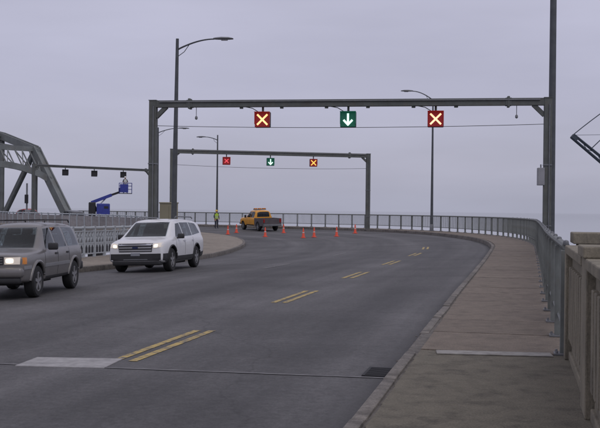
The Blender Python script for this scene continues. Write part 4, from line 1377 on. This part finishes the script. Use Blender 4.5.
# --- older pewter sport utility vehicle
def grey_suv():
    root = empty('sport_utility_vehicle')
    st = [(-2.20, .50, .68, .92, .74, .60, 1.24), (-2.17, .42, .76, .98, .80, .62, 1.52), (-2.02, .38, .80, 1.02, .83, .63, 1.64), (-1.2, .34, .82, 1.03, .85, .635, 1.68),
          (-.2, .33, .82, 1.02, .855, .63, 1.68), (.25, .33, .82, 1.01, .855, .62, 1.655), (.48, .33, .82, 1.005, .855, .61, 1.61), (1.05, .33, .82, 1.0, .85, .70, 1.10),
          (1.2, .33, .82, .985, .845, .72, 1.085), (1.75, .34, .82, .955, .835, .72, 1.05), (2.05, .36, .81, .93, .825, .71, 1.02), (2.20, .38, .80, .90, .81, .69, .985), (2.235, .40, .78, .88, .79, .67, .965)]
    WS, RW = [(-.64, 1.10), (.64, 1.10), (.525, 1.565), (-.525, 1.565)], [(-.60, 1.06), (.60, 1.06), (.54, 1.53), (-.54, 1.53)]
    SW = [('side_window', [(.72, 1.07), (.02, 1.075), (.02, 1.55), (.36, 1.53)]), ('side_window', [(-.07, 1.075), (-.83, 1.085), (-.78, 1.56), (-.07, 1.555)]), ('quarter_window', [(-.95, 1.085), (-1.92, 1.09), (-1.80, 1.54), (-.92, 1.56)])]
    cabin = [(-2.06, .70, .68, 1.0, .72, .54, 1.52), (-1.2, .68, .70, 1.02, .74, .545, 1.60), (.18, .68, .70, 1.0, .74, .53, 1.59), (.38, .68, .70, 1.0, .74, .52, 1.55), (.90, .75, .70, .94, .72, .62, 1.07)]
    wins = [('f', WS, .2, 2.4), ('b', RW, -2.5, -1.9)] + [('s', q, a_, b_) for _, q in SW for a_, b_ in ((.45, 1.2), (-1.2, -.45))]
    me, bvh = loft_body(st, [GPAINT, CLAD], [(1.36, 0.415), (-1.36, 0.415)], 0.37, 0.56, 2, cabin, wins)
    interior(root, None, .34, .68, .74, .75, 1.07, (-.08, -.95))
    obj('body', me, root)
    add(patch(bvh, 'f', [(-.64, 1.10), (.64, 1.10), (.525, 1.565), (-.525, 1.565)], nu=14, nv=8), 'windscreen', root, WGLASS)
    add(patch(bvh, 'b', [(-.60, 1.06), (.60, 1.06), (.54, 1.53), (-.54, 1.53)], nu=14, nv=8), 'rear_window', root, WGLASS)
    for ax, s in (('l', 1), ('r', -1)):
        for nm, q in (('side_window', [(.72, 1.07), (.02, 1.075), (.02, 1.55), (.36, 1.53)]), ('side_window', [(-.07, 1.075), (-.83, 1.085), (-.78, 1.56), (-.07, 1.555)]), ('quarter_window', [(-.95, 1.085), (-1.92, 1.09), (-1.80, 1.54), (-.92, 1.56)])):
            add(patch(bvh, ax, q), nm, root, WGLASS)
        add(patch(bvh, ax, [(.93, .66), (-.93, .66), (-.93, .735), (.93, .735)], 0.016), 'side_moulding', root, ALLOY)
        add(patch(bvh, ax, [(1.80, .66), (2.18, .66), (2.18, .735), (1.80, .735)], 0.014), 'side_moulding', root, ALLOY)
        add(patch(bvh, ax, [(.92, .36), (-.92, .36), (-.92, .44), (.92, .44)], 0.008), 'sill_trim', root, CLAD)
        for cx_ in (1.36, -1.36):
            m = MB(); pts = []
            for k in range(17):
                a = R(4 + 172 * k / 16)
                px_, pz = cx_ + 0.44 * math.cos(a), 0.37 + 0.44 * math.sin(a)
                h_ = bvh.ray_cast(Vector((px_, 10 * s, pz)), Vector((0, -s, 0)))
                pts.append((px_, h_[0].y if h_[0] else s * .82, pz))
            m.tube(pts, 0.038, 8); m.build('wheel_flare', GPAINT, root, True)
        for xa, xb in ((.90, .888), (-.02, -.032), (-.92, -.932)):
            add(patch(bvh, ax, [(xa, .45), (xb, .45), (xb, 1.05), (xa, 1.05)], 0.003, nu=1, nv=8), 'door_seam', root, CLAD)
        for xa in (.17, -.70):
            add(patch(bvh, ax, [(xa, .92), (xa - .17, .92), (xa - .17, .965), (xa, .965)], 0.02, nu=3, nv=1), 'door_handle', root, CLAD)
        add(patch(bvh, 'f', [(s * .40, .775), (s * .735, .775), (s * .745, .93), (s * .40, .93)], 0.014, nu=6, nv=4), 'headlamp', root, LAMPDIM)
        add(patch(bvh, 'f', [(s * .43, .80), (s * .60, .80), (s * .60, .905), (s * .43, .905)], 0.022, nu=5, nv=4, rounded=True), 'headlamp_bulb', root, LAMPON)
        add(patch(bvh, ax, [(2.21, .775), (2.07, .775), (2.04, .92), (2.2, .92)], 0.012, nu=4, nv=3), 'side_marker', root, AMBER)
        add(patch(bvh, 'b', [(s * .55, .80), (s * .74, .80), (s * .74, 1.05), (s * .55, 1.05)], 0.012), 'tail_lamp', root, REDLENS)
        mm = MB(); mm.box((0.66, s * .96, 1.12), (.12, .22, .16), None, 0.03); mm.build('wing_mirror', CLAD, root, True, 50)
        MB().tube([(.05, s * .55, 1.68), (0, s * .56, 1.735), (-1.75, s * .56, 1.73), (-1.82, s * .56, 1.665)], 0.018, 6).build('roof_rail', CLAD, root, True)
        wheel(root, 1.36, s * .735, .355, .235, 5); wheel(root, -1.36, s * .735, .355, .235, 5)
    for x_ in (-.35, -1.35):
        MB().box((x_, 0, 1.735), (.05, 1.10, .03)).build('roof_bar', CLAD, root)
    add(patch(bvh, 'f', [(-.37, .765), (.37, .765), (.37, .945), (-.37, .945)], 0.012, nu=8, nv=3), 'grille', root, CLAD)
    for z in (.80, .855, .91):
        add(patch(bvh, 'f', [(-.36, z - .01), (.36, z - .01), (.36, z + .01), (-.36, z + .01)], 0.024, nu=8, nv=1), 'grille_bar', root, GPAINT)
    bp = MB(); bp.box((2.22, 0, .60), (.22, 1.62, .22), None, 0.06); bp.build('bumper', GPAINT, root, True, 50)
    bp = MB(); bp.box((2.18, 0, .43), (.20, 1.50, .16), None, 0.05); bp.build('air_dam', CLAD, root, True, 50)
    bp = MB(); bp.box((2.335, 0, .61), (.012, .31, .155)); bp.build('number_plate', PLATE, root)
    bp = MB(); bp.box((-2.2, 0, .56), (.20, 1.60, .22), None, 0.05); bp.build('rear_bumper', CLAD, root, True, 50)
    MB().box((0, 0, .30), (2.0, .7, .12)).build('underbody', CLAD, root)
    for s in (-1, 1):
        MB().tube([(1.02, s * .05 + .1, 1.13), (.92, s * .05 + .48 * s, 1.18)], 0.011, 5).build('wiper', CLAD, root)
    return root
gs = tag(grey_suv(), 'pewter grey sport utility vehicle with roof rack, cut off by the left edge', 'car', 'vehicles on the bridge approach')
place_vehicle(gs, -6.60, 22.7, yaw_of(-.06, -.998), 1.47, 2.72)

# --- yellow highway pickup
def pickup():
    root = empty('pickup_truck')
    st = [(-.92, .50, .86, 1.10, .90, .66, 1.60), (-.88, .44, .90, 1.12, .94, .70, 1.78), (-.6, .42, .92, 1.13, .96, .72, 1.86), (.3, .42, .92, 1.13, .96, .71, 1.87), (.62, .42, .92, 1.13, .96, .70, 1.80),
          (1.15, .42, .92, 1.12, .955, .80, 1.24), (1.35, .42, .92, 1.10, .95, .82, 1.20), (2.1, .44, .91, 1.06, .94, .82, 1.17), (2.42, .46, .89, 1.0, .91, .80, 1.12), (2.56, .52, .84, .92, .86, .76, 1.04)]
    me, bvh = loft_body(st, [YPAINT, CLAD], [(1.72, 0.46)], 0.40, 0.64)
    obj('cab', me, root)
    add(patch(bvh, 'f', [(-.70, 1.24), (.70, 1.24), (.60, 1.75), (-.60, 1.75)], nu=10, nv=6), 'windscreen', root, GLASS)
    add(patch(bvh, 'b', [(-.62, 1.25), (.62, 1.25), (.57, 1.72), (-.57, 1.72)], nu=10, nv=6), 'rear_window', root, GLASS)
    for ax, s in (('l', 1), ('r', -1)):
        add(patch(bvh, ax, [(.85, 1.20), (.0, 1.2), (.0, 1.74), (.48, 1.72)]), 'side_window', root, GLASS)
        add(patch(bvh, ax, [(-.06, 1.2), (-.8, 1.2), (-.76, 1.72), (-.06, 1.74)]), 'side_window', root, GLASS)
        add(patch(bvh, ax, [(.9, .45), (-.8, .45), (-.8, .55), (.9, .55)], 0.01), 'sill_cladding', root, CLAD)
        add(patch(bvh, ax, [(-.02, .60), (-.032, .60), (-.032, 1.16), (-.02, 1.16)], 0.003, nu=1, nv=6), 'door_seam', root, CLAD)
        add(patch(bvh, 'f', [(s * .58, .82), (s * .84, .82), (s * .84, 1.0), (s * .58, 1.0)], 0.012, nu=4, nv=3), 'headlamp', root, LAMPDIM)
        mm = MB(); mm.box((.75, s * 1.09, 1.28), (.10, .2, .26), None, 0.03); mm.build('wing_mirror', CLAD, root)
        wheel(root, 1.72, s * .82, .39, .26, 6); wheel(root, -1.72, s * .82, .39, .26, 6)
        b_ = MB()
        arc = [(-1.72 + .47 * math.cos(R(a)), .40 + .47 * math.sin(R(a))) for a in range(0, 181, 15)]
        poly = [(-.97, .46)] + [(-1.25, .46)] + arc[:1] + arc[1:-1] + arc[-1:] + [(-2.2, .46), (-2.86, .50), (-2.86, 1.16), (-.97, 1.16)]
        b_.prism(poly, s * .86 if s > 0 else -.94, s * .94 if s > 0 else -.86); b_.build('bed_side', BEDP, root)
        MB().box((-2.885, s * .80, .95), (.03, .14, .34), None, .01).build('tail_lamp', REDLENS, root)
    MB().box((-1.9, 0, .62), (1.86, 1.70, .08)).build('bed_floor', CLAD, root)
    MB().box((-.99, 0, .90), (.05, 1.70, .50)).build('bed_front', BEDP, root)
    MB().box((-2.84, 0, .87), (.06, 1.71, .54), None, .01).build('tailgate', BEDP, root)
    MB().box((-2.95, 0, .55), (.16, 1.8, .18), None, .03).build('rear_bumper', GALV, root)
    MB().box((2.60, 0, .60), (.16, 1.8, .22), None, .04).build('front_bumper', GALV, root)
    add(patch(bvh, 'f', [(-.52, .78), (.52, .78), (.52, 1.02), (-.52, 1.02)], 0.012, nu=6, nv=3), 'grille', root, CLAD)
    MB().box((-1.7, .1, .86), (1.3, 1.1, .40), None, .08).build('load_cover', mat('dark_tarp', (0.10, 0.06, 0.09), 0.8, var=0.3, bump=0.4, bscale=6), root)
    lb = MB().box((-.1, 0, 1.92), (.30, 1.2, .06), None, .015).build('light_bar', CLAD, root)
    for s in (-1, 0, 1):
        MB().box((-.1, s * .42, 1.99), (.24, .30, .10), None, .02).build('beacon', AMBER, lb)
    return root
pk = tag(pickup(), 'yellow highway pickup truck with dark bed stopped behind the cones', 'truck', 'vehicles on the bridge approach')
place_vehicle(pk, -3.75, 88.2, yaw_of(-.44, .90), 1.64, 3.4)

# --- two cars farther along on the truss approach
def far_car(label, paint, x, y, yaw, hs):
    root = tag(empty('car'), label, 'car', 'vehicles on the bridge approach')
    st = [(-2.1, .45, .72, .85, .78, .60, 1.1 * hs), (-2.0, .32, .82, .92, .85, .62, 1.38 * hs), (-.6, .28, .84, .95, .87, .64, 1.56 * hs), (.3, .28, .84, .95, .87, .62, 1.54 * hs), (.9, .28, .84, .94, .86, .72, 1.04), (1.8, .30, .82, .88, .83, .70, .96), (2.1, .40, .72, .76, .74, .6, .84)]
    me, bvh = loft_body(st, [paint, CLAD], [(1.3, .38), (-1.3, .38)], .34, .58)
    obj('body', me, root)
    add(patch(bvh, 'f', [(-.62, 1.06), (.62, 1.06), (.54, 1.44 * hs), (-.54, 1.44 * hs)]), 'windscreen', root, GLASS)
    add(patch(bvh, 'b', [(-.60, 1.02), (.60, 1.02), (.54, 1.36 * hs), (-.54, 1.36 * hs)]), 'rear_window', root, GLASS)
    for ax, s in (('l', 1), ('r', -1)):
        add(patch(bvh, ax, [(.6, 1.0), (-.4, 1.0), (-.4, 1.42 * hs), (.25, 1.42 * hs)]), 'side_window', root, GLASS)
        add(patch(bvh, ax, [(-.47, 1.0), (-1.6, 1.0), (-1.45, 1.38 * hs), (-.47, 1.42 * hs)]), 'side_window', root, GLASS)
        add(patch(bvh, 'b', [(s * .5, .8), (s * .74, .8), (s * .74, .98), (s * .5, .98)], .012), 'tail_lamp', root, REDLENS)
        add(patch(bvh, 'f', [(s * .45, .68), (s * .68, .68), (s * .68, .80), (s * .45, .80)], .012), 'headlamp', root, LAMPDIM)
        wheel(root, 1.3, s * .75, .33, .21); wheel(root, -1.3, s * .75, .33, .21)
    place_vehicle(root, x, y, yaw, 1.5, 2.6)
    return root
far_car('red car at the mouth of the truss bridge, its roof just above the railing', RPAINT, -30.4, 107.0, yaw_of(.70, -.71), 1.10)
far_car('dark car beside the red one near the foot of the truss end post', DPAINT, -25.8, 106.6, yaw_of(-.70, .71), 1.0)

# ------------------------------------------------------------------ traffic cones
cone_pts = [(228, -6.1, 80.6), (236.5, -5.55, 83.2), (265, -2.75, 75.5), (284, -1.4, 82), (303.5, .27, 72), (314, 1.1, 73), (337, 2.85, 73.5), (355, 4.6, 79)]
cone_lab = ['orange cone standing alone nearest the island kerb, left of the pickup', 'orange cone close to the pickup front wheel, second from the left',
            'orange cone standing in front of the pickup rear half', 'orange cone just right of the pickup tail', 'left cone of the close pair right of the pickup',
            'right cone of the close pair right of the pickup', 'orange cone second from the right end of the row', 'rightmost orange cone, below the farther gantry right post']
def make_cone():
    root = empty('traffic_cone')
    MB().box((0, 0, .02), (.33, .33, .04), None, .012).build('base', ORANGE, root)
    c = MB(); c.lathe([(.135, .04), (.12, .07), (.035, .74), (.028, .76)], 16).build('cone_body', ORANGE, root, True, 50)
    c = MB(); c.lathe([(.0855, .38), (.0765, .45)], 16).build('reflective_band', CONEW, root, True, 50)
    return root
cone0 = make_cone()
for i, ((_, x, y), lb) in enumerate(zip(cone_pts, cone_lab)):
    o = cone0 if i == 0 else copy_tree(cone0)
    o.location = (x, y, road_z(x, y) + 0.006); o.rotation_euler = (0, 0, random.uniform(0, 1.5))
    tag(o, lb, 'traffic cone', 'orange cones across the bend')

# ------------------------------------------------------------------ people
def person(name, label, joints_pose, hat, loc, rz, scale=1.0, vestm=None):
    J = dict(pel=(0, 0, .95), bel=(0, .01, 1.10), che=(0, .0, 1.32), nec=(0, 0, 1.48), hed=(0, -.02, 1.60), top=(0, -.01, 1.72),
             ls=(.17, 0, 1.42), le=(.24, .02, 1.15), lw=(.24, -.10, .92), rs=(-.17, 0, 1.42), re=(-.24, .02, 1.15), rw=(-.24, -.10, .92),
             lh=(.10, 0, .90), lk=(.12, -.02, .50), la=(.12, .02, .09), lt=(.13, -.16, .04), rh=(-.10, 0, .90), rk=(-.12, -.02, .50), ra=(-.12, .02, .09), rt=(-.13, -.16, .04))
    J.update(joints_pose)
    Rr = dict(pel=.145, bel=.135, che=.155, nec=.06, hed=.095, top=.07, ls=.075, le=.05, lw=.036, rs=.075, re=.05, rw=.036, lh=.10, lk=.065, la=.048, lt=.04, rh=.10, rk=.065, ra=.048, rt=.04)
    names = list(J)
    E = [('pel', 'bel'), ('bel', 'che'), ('che', 'nec'), ('nec', 'hed'), ('hed', 'top'), ('che', 'ls'), ('ls', 'le'), ('le', 'lw'), ('che', 'rs'), ('rs', 're'), ('re', 'rw'),
         ('pel', 'lh'), ('lh', 'lk'), ('lk', 'la'), ('la', 'lt'), ('pel', 'rh'), ('rh', 'rk'), ('rk', 'ra'), ('ra', 'rt')]
    me = bpy.data.meshes.new('skeleton')
    me.from_pydata([J[n] for n in names], [(names.index(a), names.index(b_)) for a, b_ in E], [])
    o = bpy.data.objects.new('skeleton', me); col.objects.link(o)
    sk = o.modifiers.new('skin', 'SKIN')
    if not me.skin_vertices: me.skin_vertices.new() if hasattr(me.skin_vertices, 'new') else None
    bm_ = bmesh.new(); bm_.from_mesh(me)
    lay = bm_.verts.layers.skin.verify()
    bm_.verts.ensure_lookup_table()
    for i, n in enumerate(names):
        bm_.verts[i][lay].radius = (Rr[n], Rr[n] * (.72 if n in ('che', 'bel', 'pel') else 1))
        bm_.verts[i][lay].use_root = (n == 'pel')
    bm_.to_mesh(me); bm_.free()
    ss = o.modifiers.new('sub', 'SUBSURF'); ss.levels = 2; ss.render_levels = 2
    dg = bpy.context.evaluated_depsgraph_get(); dg.update()
    body = bpy.data.meshes.new_from_object(o.evaluated_get(dg))
    bpy.data.objects.remove(o)
    # hands with five fingers each, merged into the one body mesh
    bm_ = bmesh.new(); bm_.from_mesh(body)
    hm = MB()
    for w_, e_, s in (('lw', 'le', 1), ('rw', 're', -1)):
        W_, E_ = Vector(J[w_]), Vector(J[e_]); d = (W_ - E_).normalized()
        sd_ = d.cross(Vector((0, 0, 1)) if abs(d.z) < .9 else Vector((0, 1, 0))).normalized(); up_ = sd_.cross(d)
        hm.tube([W_ - d * .02, W_ + d * .03, W_ + d * .09], [.03, .042, .036], 8)
        for k in range(4):
            b0 = W_ + d * .085 + sd_ * (k - 1.5) * .019
            ln_ = (.068, .08, .075, .058)[k]
            hm.tube([b0, b0 + d * ln_ * .5 + up_ * .006, b0 + d * ln_ * .85 - up_ * .022], [.0095, .009, .0075], 6)
        b0 = W_ + d * .03 + sd_ * .035
        hm.tube([b0, b0 + d * .035 + sd_ * .02, b0 + d * .065 + sd_ * .018], [.012, .011, .009], 6)
    tmp = hm.mesh('hands', SKIN); bm_.from_mesh(tmp); bpy.data.meshes.remove(tmp)
    # nose and ears
    hx, hy, hz = J['hed']
    fm_ = MB(); fm_.tube([(hx, hy - .085, hz + .045), (hx, hy - .115, hz + .005), (hx, hy - .09, hz - .005)], [.010, .016, .010], 6)
    for s in (-1, 1):
        fm_.box((hx + s * .094, hy + .01, hz + .02), (.016, .035, .055), None, .006)
    tmp = fm_.mesh('face', SKIN); bm_.from_mesh(tmp); bpy.data.meshes.remove(tmp)
    bm_.to_mesh(body); bm_.free()
    for mt in (NAVY, SKIN, BLACK): 
        body.materials.append(mt)
    zn = J['nec'][2]; wl, wr2 = Vector(J['lw']), Vector(J['rw'])
    for p in body.polygons:
        c = p.center
        if c.z > zn + .015: p.material_index = 1
        elif (c - wl).length < .05 or (c - wr2).length < .05: p.material_index = 1
        elif c.z < .10: p.material_index = 2
        elif (c - wl).length < .2 and (c - wl).dot(wl - Vector(J['le'])) > 0: p.material_index = 1
        elif (c - wr2).length < .2 and (c - wr2).dot(wr2 - Vector(J['re'])) > 0: p.material_index = 1
        else: p.material_index = 0
        p.use_smooth = True
    root = tag(obj(name, body, None, loc), label, 'person', 'bridge workers')
    root.rotation_euler = (0, 0, rz); root.scale = (scale,) * 3
    # vest: a slightly larger shell of the torso
    v = MB(); prev = None
    P, C, Nk = Vector(J['pel']), Vector(J['che']), Vector(J['nec'])
    for f, a_, b_ in ((-.05, .180, .135), (.15, .178, .13), (.5, .185, .135), (.8, .215, .135), (1.0, .225, .115), (1.12, .16, .10), (1.2, .085, .075)):
        c = P.lerp(C + Vector((0, 0, .02)), f) if f <= 1 else (C + Vector((0, 0, .02))).lerp(Nk, (f - 1) / .2)
        rg = [v.bm.verts.new(c + Vector((a_ * math.cos(2 * math.pi * k / 16), b_ * math.sin(2 * math.pi * k / 16), 0))) for k in range(16)]
        if prev:
            for k in range(16): v._q([prev[k], prev[(k + 1) % 16], rg[(k + 1) % 16], rg[k]])
        prev = rg
    vest = v.build('safety_vest', vestm or VEST, root, True, 60)
    for f in (.25, .62):
        c = P.lerp(C, f)
        tp = MB(); prev = None
        for dz in (-.022, .022):
            rg = [tp.bm.verts.new(c + Vector((.197 * math.cos(2 * math.pi * k / 16), .145 * math.sin(2 * math.pi * k / 16), dz))) for k in range(16)]
            if prev:
                for k in range(16): tp._q([prev[k], prev[(k + 1) % 16], rg[(k + 1) % 16], rg[k]])
            prev = rg
        tp.build('reflective_tape', SILVER, vest, True, 60)
    hx, hy, hz = J['top']
    hm = MB(); hm.lathe([(.155, -.055), (.15, -.045), (.118, -.04), (.115, .01), (.09, .055), (.04, .08), (.01, .085)], 16, (hx, hy, hz)); 
    hm.build('hard_hat', hat, root, True, 50)
    return root
px_, py_ = -8.05, 91.6
person('person', 'worker in lime vest standing on the road left of the pickup', dict(lw=(.22, -.16, .98), rk=(-.13, -.06, .50)), HATY, (px_, py_, road_z(px_, py_) + 0.01), R(25))

# ------------------------------------------------------------------ boom lift
lx, ly = -20.9, 98.4
lz = road_z(lx, ly)
lift = tag(empty('boom_lift', (lx, ly, lz), R(12)), 'blue boom lift parked under the farthest gantry with its basket raised', 'boom lift')
MB().box((0, 0, .62), (2.6, 1.5, .34), None, .05).build('chassis', BPAINT, lift)
for sx in (-1, 1):
    for sy in (-1, 1):
        w_ = MB(); w_.lathe([(.2, -.14), (.40, -.14), (.43, -.08), (.43, .08), (.40, .14), (.2, .14)], 20, (sx * .95, sy * .85, .43), 'y'); w_.build('wheel', BLACK, lift, True)
MB().lathe([(.55, .80), (.55, .98)], 20).build('turntable', IRON, lift)
MB().box((.50, 0, 1.72), (1.35, 1.3, 1.25), None, .08).build('engine_cover', BPAINT, lift)
MB().box((.80, -.66, 1.95), (.45, .02, .25), None, .004).build('side_vent', DARKP, lift)
MB().box((-.62, 0, 1.75), (.72, 1.1, 1.45), None, .10).build('counterweight', DRKBOX, lift)
MB().beam((-.55, 0, 2.45), (-.2, 0, 1.5), .35, .35).build('riser', DRKBOX, lift)
MB().beam((-.72, 0, 2.42), (1.35, 0, 3.25), .30, .32).build('boom', BPAINT, lift)
MB().beam((1.0, 0, 3.12), (2.15, 0, 3.55), .20, .22).build('inner_boom', DRKBOX, lift)
MB().tube([(-.1, -.0, 2.0), (.75, 0, 2.88)], .06, 8).build('lift_cylinder', CHROME, lift)
bk = MB().box((2.75, 0, 3.42), (1.35, .9, .07)).build('platform', DRKBOX, lift)
for sx in (2.10, 2.53, 2.97, 3.40):
    for sy in (-.43, .43):
        MB().tube([(sx, sy, 3.45), (sx, sy, 4.50)], .025, 6).build('basket_post', BPAINT, lift)
for z in (3.85, 4.2, 4.5):
    m = MB(); m.tube([(2.10, -.43, z), (3.40, -.43, z)], .025, 6); m.tube([(2.10, .43, z), (3.40, .43, z)], .025, 6)
    m.tube([(2.10, -.43, z), (2.10, .43, z)], .025, 6); m.tube([(3.40, -.43, z), (3.40, .43, z)], .025, 6)
    m.build('basket_rail', BPAINT, lift)
MB().box((2.6, -.46, 3.95), (.85, .02, .85), None, .004).build('basket_panel', BPAINT, lift)
MB().box((2.12, 0, 3.75), (.14, .6, .5), None, .02).build('control_console', DRKBOX, lift)
ca, sa = math.cos(R(12)), math.sin(R(12))
wxy = (lx + ca * 2.72, ly + sa * 2.72)
person('person', 'worker with white helmet standing in the raised lift basket', dict(lw=(.20, -.30, 1.15), le=(.26, -.08, 1.18), rw=(-.20, -.30, 1.15), re=(-.26, -.08, 1.18)), HATW, (wxy[0], wxy[1], lz + 3.46), R(20), 0.97, mat('pale_jacket', (0.55, 0.56, 0.52), 0.8, var=0.12, scale=9))

# ------------------------------------------------------------------ crane barge beyond the right edge
kr = tag(empty('crane_barge', (38, 84, -9)), 'dark crane boom with pendant ropes reaching in at the right edge', 'crane', None)
def KP(x, z, y=0): return Vector((x - 38, y, z + 9))
tip, root_ = KP(24.0, 8.4), KP(41.0, -5.4)
MB().box((4, 0, -.2), (26, 10, 2.2), None, .2).build('barge_hull', HULL, kr)
MB().box((2.8, 0, 2.6), (5, 3.4, 3.2), None, .2).build('cab_house', CRANE, kr)
dB = (root_ - tip).normalized(); upB = Vector((0.66, 0, .75))
for sy in (-.28, .28):
    for su in (-.20, .20):
        MB().tube([tip + Vector((0, sy * .7, 0)) + upB * su * .8, root_ + Vector((0, sy * 2, 0)) + upB * su * 2], .075, 6).build('boom_chord', CRANE, kr)
Lb_ = (root_ - tip).length
for k in range(26):
    f0, f1 = k / 26, (k + 1) / 26
    w0, w1 = .7 + 1.3 * f0, .7 + 1.3 * f1
    m = MB()
    s_ = 1 if k % 2 else -1
    a = tip + dB * Lb_ * f0; c = tip + dB * Lb_ * f1
    m.beam(a + upB * .2 * s_ * w0 + Vector((0, -.28 * w0, 0)), c - upB * .2 * s_ * w1 + Vector((0, -.28 * w1, 0)), .05, .05)
    m.beam(a + Vector((0, .28 * s_ * w0, 0)) + upB * .2 * w0, c - Vector((0, .28 * s_ * w1, 0)) + upB * .2 * w1, .05, .05)
    m.build('boom_lacing', CRANE, kr)
MB().box(tip + dB * .25, (.6, .5, .42), Matrix.Rotation(R(41), 3, 'Y'), .06).build('boom_head', CRANE, kr)
mh = KP(33.5, 14.6)
for sy in (-1, 1):
    MB().beam(KP(39.0, -5.2, sy * 1.1), mh + Vector((0, sy * .15, 0)), .3, .3).build('mast_leg', CRANE, kr)
def rope(a, b_, sag, nm='pendant_rope', r=.045):
    pts = [a.lerp(b_, k / 12) + Vector((0, 0, sag * 4 * (k / 12) * (1 - k / 12))) for k in range(13)]
    MB().tube(pts, r, 6).build(nm, CRANE, kr, True)
rope(tip + upB * .2, mh, .45)
rope(tip + dB * 2.0 + upB * .2, mh + Vector((.1, .1, -.9)), .35)
rope(tip + upB * .1, KP(30.0, 8.6), .0, 'tag_line', .02)
MB().tube([KP(30.0, 8.6), KP(36.6, 2.0)], .05, 6).build('jib_strut', CRANE, kr)
